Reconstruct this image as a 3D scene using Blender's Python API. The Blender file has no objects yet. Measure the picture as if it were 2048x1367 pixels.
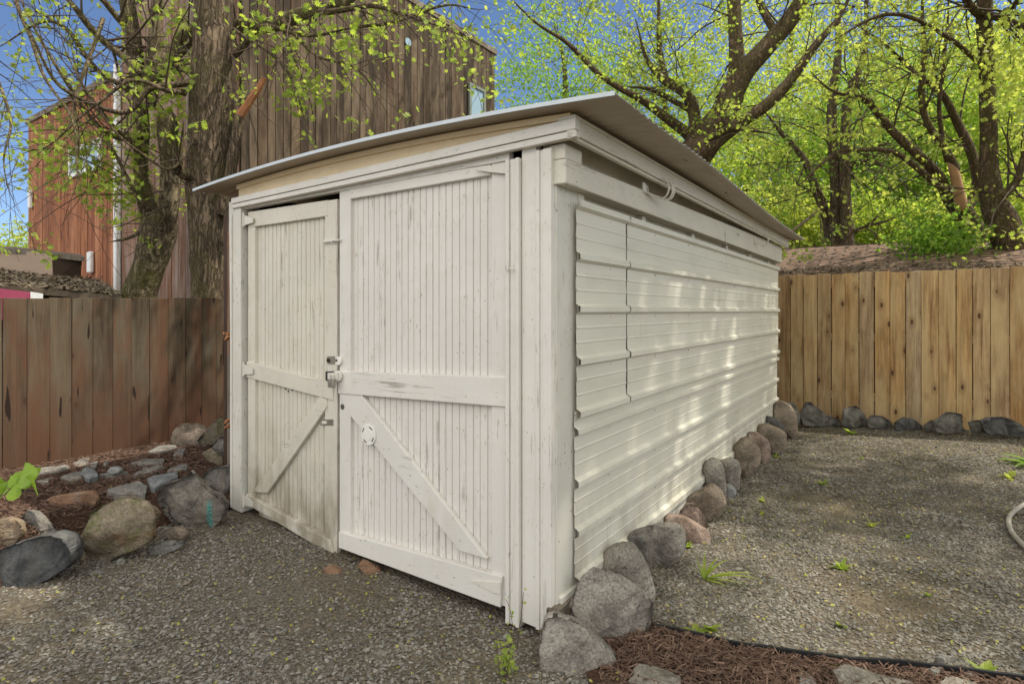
import bpy, bmesh, math, random
import numpy as np
from mathutils import Vector, Matrix, noise as mnoise

# ------------------------------------------------------------------ camera, sky, sun
sc = bpy.context.scene
FPX, CU, HV, CAMZ = 1155.0, 1024.0, 622.0, 1.40      # focal length and horizon in photo pixels, eye height
cam_d = bpy.data.cameras.new("camera"); cam = bpy.data.objects.new("camera", cam_d)
sc.collection.objects.link(cam); sc.camera = cam
cam.location = (0, 0, CAMZ); cam.rotation_euler = (math.radians(90), 0, 0)
cam_d.sensor_width = 36; cam_d.lens = FPX / 2048 * 36; cam_d.shift_y = -(683.5 - HV) / 2048
cam_d.clip_start = 0.05; cam_d.clip_end = 500
FILL_CLOUD = 13.5
SUN_EL, SUN_AZ = math.radians(58), math.radians(86)   # azimuth clockwise from +Y
world = bpy.data.worlds.new("World"); sc.world = world; world.use_nodes = True
wn = world.node_tree.nodes; wl = world.node_tree.links; wn.clear()
sky = wn.new("ShaderNodeTexSky"); sky.sky_type = 'NISHITA'; sky.sun_disc = False
sky.sun_elevation = SUN_EL; sky.sun_rotation = SUN_AZ; sky.altitude = 1500; sky.air_density = 0.8
sky.dust_density = 0.2; sky.ozone_density = 3.5
bg = wn.new("ShaderNodeBackground"); bg.inputs[1].default_value = 0.105
# bright cloud added overhead and behind, unseen, to fill shade; sky ahead is clear
wtc = wn.new("ShaderNodeTexCoord"); wsep = wn.new("ShaderNodeSeparateXYZ"); wl.new(wtc.outputs["Generated"], wsep.inputs[0])
wnz = wn.new("ShaderNodeTexNoise"); wnz.inputs["Scale"].default_value = 2.6; wnz.inputs["Detail"].default_value = 6; wl.new(wtc.outputs["Generated"], wnz.inputs["Vector"])
def wmath(op, a, b, clamp=False):
    nd = wn.new("ShaderNodeMath"); nd.operation = op; nd.use_clamp = clamp
    for i_, v_ in enumerate((a, b)):
        if isinstance(v_, bpy.types.NodeSocket): wl.new(v_, nd.inputs[i_])
        else: nd.inputs[i_].default_value = v_
    return nd.outputs[0]
wm1 = wmath('MULTIPLY', wmath('SUBTRACT', .35, wsep.outputs[1]), 2.2, True)
wm2 = wmath('MULTIPLY', wmath('SUBTRACT', wnz.outputs["Fac"], .38), 6.0, True)
wm3 = wmath('MULTIPLY', wsep.outputs[2], 5.0, True)
wmix = wn.new("ShaderNodeMix"); wmix.data_type = 'RGBA'; wl.new(wmath('MULTIPLY', wmath('MULTIPLY', wm1, wm2), wm3), wmix.inputs[0])
wl.new(sky.outputs[0], wmix.inputs[6]); wmix.inputs[7].default_value = (FILL_CLOUD, FILL_CLOUD * .955, FILL_CLOUD * .885, 1)
wo = wn.new("ShaderNodeOutputWorld"); wl.new(wmix.outputs[2], bg.inputs[0]); wl.new(bg.outputs[0], wo.inputs[0])
sun_d = bpy.data.lights.new("sun", 'SUN'); sun = bpy.data.objects.new("sun", sun_d); sc.collection.objects.link(sun)
sun_d.energy = 3.3; sun_d.angle = math.radians(1.0); sun_d.color = (1, .93, .80)
sd = Vector((math.sin(SUN_AZ) * math.cos(SUN_EL), math.cos(SUN_AZ) * math.cos(SUN_EL), math.sin(SUN_EL)))
sun.rotation_euler = sd.to_track_quat('Z', 'Y').to_euler()
sc.view_settings.view_transform = 'Standard'; sc.view_settings.look = 'None'
sc.view_settings.exposure = 0.72; sc.view_settings.gamma = 1
sc.cycles.max_bounces = 8; sc.cycles.transparent_max_bounces = 8

# ------------------------------------------------------------------ helpers
COL = sc.collection
C0 = np.array([.181, 2.43]); XA = np.array([.8244, -.566]); YA = np.array([.566, .8244])  # shed corner and axes
ROT = math.atan2(XA[1], XA[0])
def P(u, v, Y): return Vector(((u - CU) / FPX * Y, Y, CAMZ + (HV - v) / FPX * Y))
def FP(u, v, y=0.0):                                   # photo point on a plane parallel to the shed front -> shed x, z
    q = (u - CU) / FPX; B = C0 + y * YA
    x = (q * B[1] - B[0]) / (XA[0] - q * XA[1]); return x, CAMZ + (HV - v) * (B[1] + x * XA[1]) / FPX
def SP(u, v, x=0.0):                                   # same for planes parallel to the shed side -> shed y, z
    q = (u - CU) / FPX; B = C0 + x * XA
    y = (q * B[1] - B[0]) / (YA[0] - q * YA[1]); return y, CAMZ + (HV - v) * (B[1] + y * YA[1]) / FPX
def L2W(x, y, z=0): p = C0 + x * XA + y * YA; return Vector((p[0], p[1], z))
def W2L(x, y): d = np.array([x, y]) - C0; return float(d @ XA), float(d @ YA)
def smooth(a, b, t):
    t = min(1, max(0, (t - a) / (b - a))); return t * t * (3 - 2 * t)
def gh(x, y):                                          # yard height
    lx, ly = W2L(x, y)
    h = .02 + .075 * smooth(-.6, -2.4, lx) * smooth(-1.3, -.1, ly) * smooth(2.5, .8, ly)
    h += .12 * smooth(2.6, 5.4, x) * smooth(3.2, 5.6, y)
    return h
def tag(o, label=None, cat=None, group=None, kind=None):
    if label: o['label'] = label
    if cat: o['category'] = cat
    if group: o['group'] = group
    if kind: o['kind'] = kind
    return o
def empty(name, loc=(0, 0, 0), rz=0):
    o = bpy.data.objects.new(name, None); COL.objects.link(o); o.location = loc; o.rotation_euler = (0, 0, rz)
    o.empty_display_size = .1; return o
def link(name, me, mat, parent=None, smooth_=False):
    o = bpy.data.objects.new(name, me); COL.objects.link(o)
    for m in (mat if isinstance(mat, (list, tuple)) else [mat]): me.materials.append(m)
    if parent: o.parent = parent
    if smooth_: me.polygons.foreach_set('use_smooth', [True] * len(me.polygons))
    return o
class MB:
    def __init__(s): s.v = []; s.f = []
    def add(s, vs, fs):
        k = len(s.v); s.v += [tuple(p) for p in vs]; s.f += [tuple(i + k for i in f) for f in fs]; return s
    def hexa(s, p):                                    # 8 corners: bottom ring then top ring
        return s.add(p, [(3, 2, 1, 0), (4, 5, 6, 7), (0, 1, 5, 4), (1, 2, 6, 5), (2, 3, 7, 6), (3, 0, 4, 7)])
    def box(s, x0, x1, y0, y1, z0, z1):
        return s.hexa([(x0, y0, z0), (x1, y0, z0), (x1, y1, z0), (x0, y1, z0), (x0, y0, z1), (x1, y0, z1), (x1, y1, z1), (x0, y1, z1)])
    def prism(s, poly, y0, y1):                        # poly in x,z (anticlockwise seen from -y), extruded in y
        n = len(poly); vs = [(x, y0, z) for x, z in poly] + [(x, y1, z) for x, z in poly]
        return s.add(vs, [tuple(range(n)), tuple(range(2 * n - 1, n - 1, -1))] + [(i, i + n, (i + 1) % n + n, (i + 1) % n) for i in range(n)])
    def prismx(s, poly, x0, x1):                       # poly in y,z extruded in x
        n = len(poly); vs = [(x1, y, z) for y, z in poly] + [(x0, y, z) for y, z in poly]
        return s.add(vs, [tuple(range(n)), tuple(range(2 * n - 1, n - 1, -1))] + [(i, i + n, (i + 1) % n + n, (i + 1) % n) for i in range(n)])
    def tube(s, pts, r, n=8, cap=True):
        if not isinstance(r, (list, tuple, np.ndarray)): r = [r] * len(pts)
        V, F = tube_np(np.array([tuple(p) for p in pts], float), np.array(r, float), n)
        k = len(s.v); s.add(V.tolist(), F.tolist())
        if cap: s.f += [tuple(k + i for i in range(n))[::-1], tuple(k + (len(pts) - 1) * n + i for i in range(n))]
        return s
    def disc(s, c, r, y0, y1, n=24): return s.prism([(c[0] + r * math.cos(2 * math.pi * i / n), c[1] + r * math.sin(2 * math.pi * i / n)) for i in range(n)], y0, y1)
    def build(s, name, mat, parent=None, bevel=0, smooth_=False, loc=None):
        me = bpy.data.meshes.new(name); me.from_pydata(s.v, [], s.f)
        bm = bmesh.new(); bm.from_mesh(me); bmesh.ops.recalc_face_normals(bm, faces=bm.faces); bm.to_mesh(me); bm.free()
        o = link(name, me, mat, parent, smooth_)
        if loc is not None: o.location = loc
        if bevel:
            b = o.modifiers.new("b", 'BEVEL'); b.width = bevel; b.segments = 1; b.limit_method = 'ANGLE'
        return o
def tube_np(p, r, n):
    t = np.gradient(p, axis=0); t /= np.linalg.norm(t, axis=1, keepdims=True) + 1e-12
    ref = np.array([0, 0, 1.]) if abs(t[0, 2]) < .9 else np.array([1., 0, 0])
    nr = np.cross(t[0], ref); nr /= np.linalg.norm(nr); N = [nr]
    for i in range(1, len(p)):
        v = N[-1] - t[i] * (N[-1] @ t[i]); N.append(v / (np.linalg.norm(v) + 1e-12))
    N = np.array(N); B = np.cross(t, N); a = np.arange(n) / n * 2 * math.pi
    V = p[:, None] + r[:, None, None] * (N[:, None] * np.cos(a)[None, :, None] + B[:, None] * np.sin(a)[None, :, None])
    i = np.arange(len(p) - 1)[:, None] * n; j = np.arange(n)[None]; j2 = (j + 1) % n
    F = np.stack([i + j, i + j2, i + n + j2, i + n + j], -1).reshape(-1, 4)
    return V.reshape(-1, 3), F
def mesh_np(name, V, F):
    me = bpy.data.meshes.new(name); V = np.asarray(V, np.float32); F = np.asarray(F, np.int32); k = F.shape[1]
    me.vertices.add(len(V)); me.vertices.foreach_set('co', V.ravel())
    me.loops.add(F.size); me.loops.foreach_set('vertex_index', F.ravel())
    me.polygons.add(len(F)); me.polygons.foreach_set('loop_start', np.arange(len(F), dtype=np.int32) * k)
    me.polygons.foreach_set('loop_total', np.full(len(F), k, np.int32)); me.polygons.foreach_set('use_smooth', np.zeros(len(F), bool)); me.update(calc_edges=True); return me
def rand_rot(rng, n, tilt=None):                       # random rotation matrices; tilt limits the lean from flat
    a = rng.uniform(0, 2 * math.pi, n); ca, sa = np.cos(a), np.sin(a); Z = np.zeros(n); O = np.ones(n)
    Rz = np.stack([ca, -sa, Z, sa, ca, Z, Z, Z, O], -1).reshape(n, 3, 3)
    if tilt is None:
        b = np.arccos(rng.uniform(-1, 1, n))
    else: b = np.abs(rng.normal(0, tilt, n))
    c = rng.uniform(0, 2 * math.pi, n); x, y = np.cos(c), np.sin(c); cb, sb = np.cos(b), np.sin(b); ob = 1 - cb
    Rt = np.stack([cb + x * x * ob, x * y * ob, y * sb, x * y * ob, cb + y * y * ob, -x * sb, -y * sb, x * sb, cb], -1).reshape(n, 3, 3)
    return Rt @ Rz
def scatter(tv, tf, pos, scale, R):                    # copies of a small template merged into arrays
    n = len(pos); k = len(tv); sc_ = scale if scale.ndim == 2 else np.repeat(scale[:, None], 3, 1)
    V = np.einsum('nij,nkj->nki', R, tv[None] * sc_[:, None, :]) + pos[:, None]
    F = tf[None] + (np.arange(n) * k)[:, None, None]
    return V.reshape(-1, 3), F.reshape(-1, tf.shape[1])

# ------------------------------------------------------------------ materials
class NT:
    def __init__(s, name):
        s.m = bpy.data.materials.new(name); s.m.use_nodes = True; s.t = s.m.node_tree; s.t.nodes.clear()
        s.out = s.t.nodes.new("ShaderNodeOutputMaterial")
    def n(s, typ, ins=None, **props):
        nd = s.t.nodes.new("ShaderNode" + typ)
        for k, v in props.items(): setattr(nd, k, v)
        for k, v in (ins or {}).items():
            if isinstance(v, bpy.types.NodeSocket): s.t.links.new(v, nd.inputs[k])
            else: nd.inputs[k].default_value = v
        return nd
    def obj(s): return s.n("TexCoord").outputs["Object"]
    def rnd(s): return s.n("NewGeometry").outputs["Random Per Island"]
    def map(s, v, sc_=(1, 1, 1), loc=(0, 0, 0)): return s.n("Mapping", {"Vector": v, "Scale": sc_, "Location": loc}).outputs[0]
    def shift(s, v, f, k=37.0): return s.n("VectorMath", {0: v, 1: s.n("CombineXYZ", {0: s.math('MULTIPLY', f, k), 1: s.math('MULTIPLY', f, k * 1.7), 2: s.math('MULTIPLY', f, k * .6)}).outputs[0]}, operation='ADD').outputs[0]
    def noise(s, v, scale=5, detail=4, rough=.55, dist=0): return s.n("TexNoise", {"Vector": v, "Scale": scale, "Detail": detail, "Roughness": rough, "Distortion": dist}).outputs["Fac"]
    def voro(s, v, scale=5, feature='F1', out="Distance"): return s.n("TexVoronoi", {"Vector": v, "Scale": scale}, feature=feature).outputs[out]
    def ramp(s, f, stops):
        r = s.n("ValToRGB", {"Fac": f}); e = r.color_ramp.elements
        while len(e) < len(stops): e.new(.5)
        for i, (p, c) in enumerate(stops):
            e[i].position = p; e[i].color = (c, c, c, 1) if isinstance(c, (int, float)) else (*c, 1)
        return r.outputs[0]
    def mix(s, f, a, b, mode='MIX'):
        nd = s.n("Mix", data_type='RGBA', blend_type=mode)
        for k, v in ((0, f), (6, a), (7, b)):
            if isinstance(v, bpy.types.NodeSocket): s.t.links.new(v, nd.inputs[k])
            elif k: nd.inputs[k].default_value = (*v, 1) if len(v) == 3 else v
            else: nd.inputs[k].default_value = v
        return nd.outputs[2]
    def math(s, op, a, b=0.0, clamp=False): return s.n("Math", {0: a, 1: b}, operation=op, use_clamp=clamp).outputs[0]
    def sep(s, v): return s.n("SeparateXYZ", {0: v}).outputs
    def bump(s, h, st=.5, d=.01, nrm=None):
        i = {"Height": h, "Strength": st, "Distance": d}
        if nrm: i["Normal"] = nrm
        return s.n("Bump", i).outputs[0]
    def bsdf(s, col, rough=.7, nrm=None, metal=0.0, spec=.4):
        i = {"Base Color": col if isinstance(col, bpy.types.NodeSocket) else (*col, 1), "Roughness": rough, "Metallic": metal, "Specular IOR Level": spec}
        if nrm: i["Normal"] = nrm
        b = s.n("BsdfPrincipled", i); s.t.links.new(b.outputs[0], s.out.inputs[0]); return s.m

def paint_mat(name, axis='z', base=(.71, .68, .62), wear=.5, dirt=0.0, stain=0.0):
    t = NT(name); o = t.obj(); g = {'z': (38, 38, 1.6), 'x': (1.6, 38, 38), 'y': (38, 1.6, 38)}[axis]
    gr = t.map(o, g)
    grain = t.noise(gr, 1.0, 6, .65, .6); big = t.noise(o, 2.2, 4, .6); fine = t.noise(o, 60, 4, .6)
    col = t.mix(t.ramp(big, [(.3, 0), (.7, 1)]), tuple(c * .93 for c in base), tuple(min(1, c * 1.05) for c in base))
    col = t.mix(t.math('MULTIPLY', t.ramp(t.noise(o, 9, 5, .65), [(.45, 0), (.8, 1)]), .35), col, (base[0] * .80, base[1] * .75, base[2] * .66))
    crack = t.ramp(grain, [(.365, 1), (.40, 0)])
    patch = t.ramp(t.noise(o, 4.5, 3, .6), [(.42, 0), (.62, 1)])
    flake = t.ramp(t.noise(t.map(o, tuple(x * 1.8 + 22 for x in g)), 1.0, 3, .6), [(.33, 1), (.36, 0)])
    spot = t.ramp(t.voro(o, 22), [(.07, 1), (.11, 0)])
    spot = t.math('MULTIPLY', spot, t.ramp(t.noise(o, 7, 2), [(.50, 0), (.54, 1)]))
    wearf = t.math('MULTIPLY', t.math('MAXIMUM', t.math('MULTIPLY', crack, patch), t.math('MAXIMUM', t.math('MULTIPLY', flake, patch), spot)), wear, True)
    col = t.mix(wearf, col, (.16, .135, .10))
    if dirt:
        z = t.sep(o)[2]
        m = t.math('MULTIPLY', t.ramp(z, [(0.05, 1), (.75, 0)]), t.ramp(t.noise(t.map(o, (6, 6, 2.5)), 1.0, 6, .7), [(.36, 0), (.6, 1)]))
        col = t.mix(t.math('MULTIPLY', m, dirt, True), col, (.23, .19, .12))
    if stain:
        m = t.ramp(t.noise(t.map(o, (3.2, 3.2, 1.3), (4, 0, 0)), 1.0, 4, .6), [(.55, 0), (.75, 1)])
        col = t.mix(t.math('MULTIPLY', m, stain), col, (.42, .33, .19))
    h = t.math('ADD', t.math('MULTIPLY', grain, .6), t.math('ADD', t.math('MULTIPLY', fine, .25), t.math('MULTIPLY', wearf, -.5)))
    return t.bsdf(col, .55, t.bump(h, .35, .004), spec=.3)

def board_mat(name, cols, streak, axis='z', knots=0.0, knot_col=(.05, .03, .02), gray=None, stain=None, bumpst=.5, extra=None):
    t = NT(name); o = t.obj(); r = t.rnd(); v = t.shift(o, r)
    g = {'z': (26, 26, 1.1), 'x': (1.1, 26, 26), 'y': (26, 1.1, 26)}[axis]
    grain = t.noise(t.map(v, g), 1.0, 7, .62, .7)
    col = t.ramp(r, [(i / max(1, len(cols) - 1), c) for i, c in enumerate(cols)])
    col = t.mix(t.ramp(grain, [(.36, 1), (.60, 0)]), col, t.mix(.72, col, streak))
    col = t.mix(t.math('MULTIPLY', t.ramp(t.noise(t.map(v, tuple(x * 3.2 for x in g)), 1.0, 4, .65), [(.42, 1), (.52, 0)]), .5), col, t.mix(.65, col, streak))
    col = t.mix(t.math('MULTIPLY', t.ramp(t.noise(v, 3.0, 5, .6), [(.4, 0), (.75, 1)]), .6), col, t.mix(.5, col, streak, 'MULTIPLY'))
    if gray is not None:                               # weathering bleached patches
        col = t.mix(t.ramp(t.noise(t.map(v, (5, 5, 1.0)), 1.0, 6, .65), [(.42, 0), (.66, .9)]), col, gray)
    if stain is not None:
        col = t.mix(t.ramp(t.noise(t.map(v, (11, 11, .9), (3, 1, 7)), 1.0, 5, .6), [(.63, 0), (.70, .9)]), col, stain)
    if knots:
        k = t.voro(t.map(v, (7, 7, 3.2)), 1.0); kn = t.ramp(k, [(.07 * knots, 1), (.13 * knots, 0)])
        ring = t.ramp(k, [(.10 * knots, 0), (.16 * knots, .55), (.26 * knots, 0)])
        col = t.mix(ring, col, t.mix(.6, col, streak)); col = t.mix(kn, col, knot_col)
    if extra: col = extra(t, o, v, col)
    return t.bsdf(col, .8, t.bump(grain, bumpst, .006), spec=.2)

def simple(name, col, rough=.6, metal=0, var=.15, scale=20, bump=.2, spec=.4):
    t = NT(name); o = t.obj(); f = t.noise(o, scale, 5, .6)
    c = t.mix(f, tuple(x * (1 - var) for x in col), tuple(min(1, x * (1 + var)) for x in col))
    return t.bsdf(c, rough, t.bump(f, bump, .003), metal, spec)

def rock_mat(name, c1, c2, c3=None, moss=0, fleck=.4, bedding=False, paintline=None, rust=0):
    t = NT(name); o = t.obj(); f = t.noise(o, 7, 8, .65, .4); s = t.noise(o, 90, 3, .7)
    col = t.mix(t.ramp(f, [(.36, 0), (.62, 1)]), tuple(x * .8 for x in c1), tuple(x * 1.08 for x in c2))
    col = t.mix(t.math('MULTIPLY', t.ramp(s, [(.35, 1), (.5, 0)]), fleck), col, tuple(x * .35 for x in c1))
    col = t.mix(t.math('MULTIPLY', t.ramp(s, [(.58, 0), (.7, 1)]), fleck * .8), col, tuple(min(1, x * 1.7) for x in c2))
    if c3: col = t.mix(t.ramp(t.noise(o, 4, 5, .6, .5), [(.52, 0), (.66, .85)]), col, c3)
    if rust: col = t.mix(t.math('MULTIPLY', t.ramp(t.noise(t.map(o, (3, 3, 9), (2, 0, 1)), 1.0, 6, .65), [(.55, 0), (.7, 1)]), rust), col, (.26, .12, .04))
    if moss:
        col = t.mix(t.math('MULTIPLY', t.ramp(t.noise(o, 6, 7, .7), [(.5, 0), (.66, 1)]), moss), col, (.10, .12, .022))
    if paintline:                                      # spray-paint mark on the stone
        p = t.sep(o); d = t.math('ABSOLUTE', t.math('SUBTRACT', p[0], paintline))
        m = t.math('MULTIPLY', t.ramp(d, [(.006, 1), (.022, 0)]), t.ramp(p[2], [(.03, 0), (.05, 1), (.2, 1), (.24, 0)]))
        col = t.mix(t.math('MULTIPLY', m, t.ramp(s, [(.4, .3), (.6, 1)])), col, (.06, .33, .29))
    h = t.math('ADD', t.math('MULTIPLY', f, 1.4), t.math('MULTIPLY', s, .35))
    if bedding: h = t.math('ADD', h, t.math('MULTIPLY', t.noise(t.map(o, (3, 3, 26)), 1.0, 5, .6, .5), .8))
    h = t.math('ADD', h, t.math('MULTIPLY', t.noise(o, 26, 5, .6), .8))
    return t.bsdf(col, .85, t.bump(h, 1.0, .026), spec=.25)

def leaf_mat(name, cols, trans, tmix=.5):
    t = NT(name); r = t.rnd(); c = t.ramp(r, [(i / (len(cols) - 1), k) for i, k in enumerate(cols)])
    tc = t.mix(1.0, c, (*trans, 1), 'MULTIPLY')
    d = t.n("BsdfPrincipled", {"Base Color": c, "Roughness": .5, "Specular IOR Level": .3})
    tr = t.n("BsdfTranslucent", {"Color": tc})
    mx = t.n("MixShader", {0: tmix, 1: d.outputs[0], 2: tr.outputs[0]}); t.t.links.new(mx.outputs[0], t.out.inputs[0]); return t.m

def bark_mat(name, c1, c2, moss=.3, sc_=(24, 24, 4)):
    t = NT(name); o = t.obj(); v = t.map(o, sc_)
    w = t.noise(o, 9, 3, .6); wv = t.n("VectorMath", {0: v, 1: t.n("CombineXYZ", {0: w, 1: w, 2: w}).outputs[0]}, operation='ADD').outputs[0]
    n1 = t.noise(wv, 1.0, 5, .6, .9); rid = t.math('MULTIPLY', t.math('ABSOLUTE', t.math('SUBTRACT', n1, .5)), 2.2)
    f = t.noise(t.map(o, tuple(x * 2.2 for x in sc_)), 1.0, 6, .65)
    h = t.math('ADD', t.ramp(rid, [(0, 0), (.4, 1)]), t.math('MULTIPLY', f, .6))
    col = t.mix(t.ramp(h, [(.3, 0), (.95, 1)]), c1, c2)
    col = t.mix(t.math('MULTIPLY', t.ramp(t.noise(o, 3.3, 5, .65), [(.45, 0), (.66, 1)]), moss), col, (.115, .11, .03))
    return t.bsdf(col, .9, t.bump(h, 1.0, .02), spec=.15)

M = {}
M['paint_v'] = paint_mat("white_paint_upright", 'z'); M['paint_h'] = paint_mat("white_paint_level", 'x', wear=.55)
M['paint_y'] = paint_mat("white_paint_side", 'y', base=(.66, .625, .53), wear=.55)
M['paint_door'] = paint_mat("door_paint", 'z', base=(.71, .68, .625), wear=.55)
M['paint_dirty'] = paint_mat("dirty_door_paint", 'z', base=(.66, .62, .53), wear=.6, dirt=.95, stain=.25)
M['paint_dirty_h'] = paint_mat("dirty_rail_paint", 'x', base=(.66, .62, .53), wear=.6, dirt=.9, stain=.2)
M['paint_brace'] = paint_mat("brace_paint", 'x', base=(.71, .685, .63), wear=.6, stain=.35)
M['paint_post'] = paint_mat("worn_post_paint", 'z', base=(.64, .62, .55), wear=.95)
M['cream'] = paint_mat("cream_gable_paint", 'x', base=(.74, .59, .38), wear=.3)
def siding_mat():
    t = NT("painted_metal_siding"); o = t.obj()
    big = t.noise(o, 1.4, 4, .6); col = t.mix(big, (.66, .635, .54), (.73, .705, .62))
    col = t.mix(t.math('MULTIPLY', t.ramp(t.noise(t.map(o, (9, 1.5, 9)), 1.0, 6, .7), [(.5, 0), (.75, 1)]), .35), col, (.45, .42, .33))
    z = t.sep(o)[2]; low = t.math('MULTIPLY', t.ramp(z, [(.14, 1), (.62, 0)]), t.ramp(t.noise(t.map(o, (1, 7, 2.2)), 1.0, 6, .7), [(.42, 0), (.66, 1)]))
    col = t.mix(t.math('MULTIPLY', low, .55), col, (.30, .25, .17))
    run = t.math('MULTIPLY', t.ramp(t.noise(t.map(o, (1, 26, 1.1), (0, 3, 0)), 1.0, 4, .6), [(.60, 0), (.70, 1)]), t.ramp(t.noise(o, 2.2, 3), [(.45, 0), (.62, 1)]))
    col = t.mix(t.math('MULTIPLY', run, .4), col, (.36, .27, .17))
    sp = t.math('MULTIPLY', t.ramp(t.voro(o, 17), [(.045, 1), (.06, 0)]), .6); col = t.mix(sp, col, (.25, .22, .17))
    return t.bsdf(col, .55, t.bump(t.noise(o, 2.5, 2), .12, .02), spec=.3)
M['siding'] = siding_mat()
def roof_mat():
    t = NT("weathered_roof_metal"); o = t.obj(); f = t.noise(o, 5, 6, .65)
    col = t.mix(f, (.30, .31, .30), (.46, .46, .43)); col = t.mix(t.ramp(t.noise(o, 12, 5, .7), [(.6, 0), (.75, .6)]), col, (.22, .17, .12))
    return t.bsdf(col, .55, t.bump(f, .2, .004), .25)
M['roof'] = roof_mat()
M['roof_under'] = simple("tan_roof_underside", (.42, .36, .285), .7, 0, .22, 5)
M['galv'] = simple("skylit_galvanised_edge", (.52, .56, .58), .45, .3, .12, 25)
M['dark'] = simple("dark_interior", (.02, .018, .015), .9)
M['oldwood'] = board_mat("old_grey_brown_wood", [(.16, .12, .085), (.22, .17, .12), (.11, .08, .06)], (.05, .035, .025), gray=(.26, .23, .19))
M['edgewood'] = board_mat("dark_red_brown_board", [(.10, .06, .04), (.15, .085, .055), (.07, .045, .032)], (.03, .02, .015))
M['steel'] = simple("worn_steel", (.36, .33, .28), .4, .8, .35, 60)
M['darksteel'] = simple("dark_steel", (.06, .05, .045), .45, .7, .5, 60)
M['painted_steel'] = simple("painted_steel", (.66, .63, .55), .5, 0, .12, 60)
M['white_plastic'] = simple("white_vinyl", (.78, .76, .70), .45, 0, .1, 30)
M['tile'] = simple("broken_terracotta", (.42, .19, .08), .85, 0, .3, 40)
M['hole'] = simple("drilled_hole", (.10, .09, .075), .9)
def fence_stain(t, o, v, col):                         # red-brown wood left where the silver skin has worn off
    m = t.ramp(t.noise(t.map(v, (4.5, 4.5, 1.1), (9, 2, 0)), 1.0, 6, .65), [(.46, 0), (.62, .8)])
    col = t.mix(m, col, (.125, .058, .032))
    z = t.sep(o)[2]; col = t.mix(t.math('MULTIPLY', t.ramp(t.math('ADD', z, t.math('MULTIPLY', t.noise(v, 3, 5, .6), .5)), [(.40, 1), (1.0, 0)]), .8), col, t.mix(t.noise(t.map(v, (20, 20, 1)), 1.0, 5, .6), (.055, .028, .018), (.135, .065, .036)))
    rot = t.ramp(t.noise(t.map(v, (17, 17, 2.0), (1, 5, 2)), 1.0, 3, .5), [(.655, 0), (.672, 1)])
    return t.mix(rot, col, (.022, .014, .010))
M['old_fence'] = board_mat("weathered_fence_wood", [(.115, .085, .054), (.16, .112, .07), (.085, .062, .04), (.135, .095, .062)], (.045, .03, .02), knots=1.0, gray=(.135, .115, .078), extra=fence_stain, bumpst=.7)
M['cedar'] = board_mat("new_cedar_boards", [(.57, .36, .15), (.64, .425, .20), (.46, .27, .105), (.50, .385, .245), (.61, .36, .135), (.53, .35, .165)], (.17, .085, .035), knots=1.15, knot_col=(.12, .06, .03), gray=(.54, .39, .20), bumpst=.4)
M['orange_wall'] = board_mat("orange_cedar_cladding", [(.58, .25, .115), (.42, .165, .08), (.66, .32, .165), (.34, .125, .062)], (.12, .04, .02), knots=.5, stain=(.12, .045, .022))
M['dark_wall'] = board_mat("dark_weathered_cladding", [(.052, .036, .024), (.08, .054, .034), (.036, .026, .018), (.12, .070, .040)], (.022, .015, .010), gray=(.19, .14, .095), stain=(.05, .035, .026), knots=.4)  # pale patches are part bleaching, part painted dappled sun
M['mid_wall'] = board_mat("brown_grey_cladding", [(.36, .18, .10), (.26, .15, .10), (.30, .23, .19)], (.10, .05, .03), gray=(.36, .28, .24))
def shingle():
    t = NT("brown_shingles"); o = t.obj()
    br = t.n("TexBrick", {"Vector": t.map(o, (1, 1, 1)), "Scale": 1.0, "Mortar Size": .018, "Brick Width": .30, "Row Height": .13, "Color1": (.21, .125, .085, 1), "Color2": (.28, .18, .125, 1), "Mortar": (.06, .04, .03, 1)})
    col = t.mix(t.ramp(t.noise(o, 3, 5, .6), [(.35, 0), (.7, .5)]), br.outputs[0], (.15, .10, .075))
    return t.bsdf(col, .9, t.bump(t.math('SUBTRACT', t.noise(o, 40, 3), br.outputs["Fac"]), .5, .02))
M['shingle'] = shingle()
M['gutter'] = simple("white_gutter", (.80, .80, .78), .4)
M['glass'] = NT("window_glass").bsdf((.30, .42, .50), .06, spec=.9)
M['trim'] = simple("pale_trim", (.20, .22, .19), .5)
M['tan'] = simple("tan_wall", (.42, .31, .23), .8, 0, .2, 6)
M['brown_end'] = simple("brown_wall_shaded_end", (.055, .032, .02), .8)
M['pink'] = simple("pink_wall", (.42, .07, .13), .7)
M['greywall'] = simple("grey_lap_wall", (.26, .27, .29), .8)
M['black_edge'] = simple("black_plastic_edging", (.018, .018, .019), .45)
M['hose'] = simple("grey_hose", (.36, .33, .28), .5)
M['bark'] = bark_mat("furrowed_bark", (.045, .032, .022), (.27, .20, .135), .5)
M['bark2'] = bark_mat("mossy_bark", (.055, .042, .025), (.33, .26, .165), .8, (18, 18, 5))
M['bark3'] = bark_mat("smooth_brown_bark", (.06, .042, .027), (.21, .145, .09), .5, (16, 16, 6))
M['twig'] = simple("twig_bark", (.085, .058, .038), .85, 0, .35, 8)
M['splinter'] = simple("split_red_wood", (.34, .14, .06), .75, 0, .4, 15)
M['deadwood'] = simple("stripped_limb_wood", (.40, .22, .11), .75, 0, .3, 10)
M['leaf'] = leaf_mat("spring_leaf", [(.22, .31, .055), (.30, .38, .07), (.38, .43, .09), (.24, .33, .06), (.44, .46, .12)], (1.65, 1.7, 1.0), .55)
M['leaf_y'] = leaf_mat("backlit_yellow_leaf", [(.38, .43, .09), (.43, .47, .11), (.32, .39, .08), (.47, .50, .13), (.27, .35, .07)], (1.6, 1.6, 1.1), .6)
M['leaf_g'] = leaf_mat("deep_green_leaf", [(.15, .25, .05), (.22, .34, .06), (.18, .29, .05), (.31, .39, .08)], (1.7, 1.8, 1.0), .55)
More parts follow.
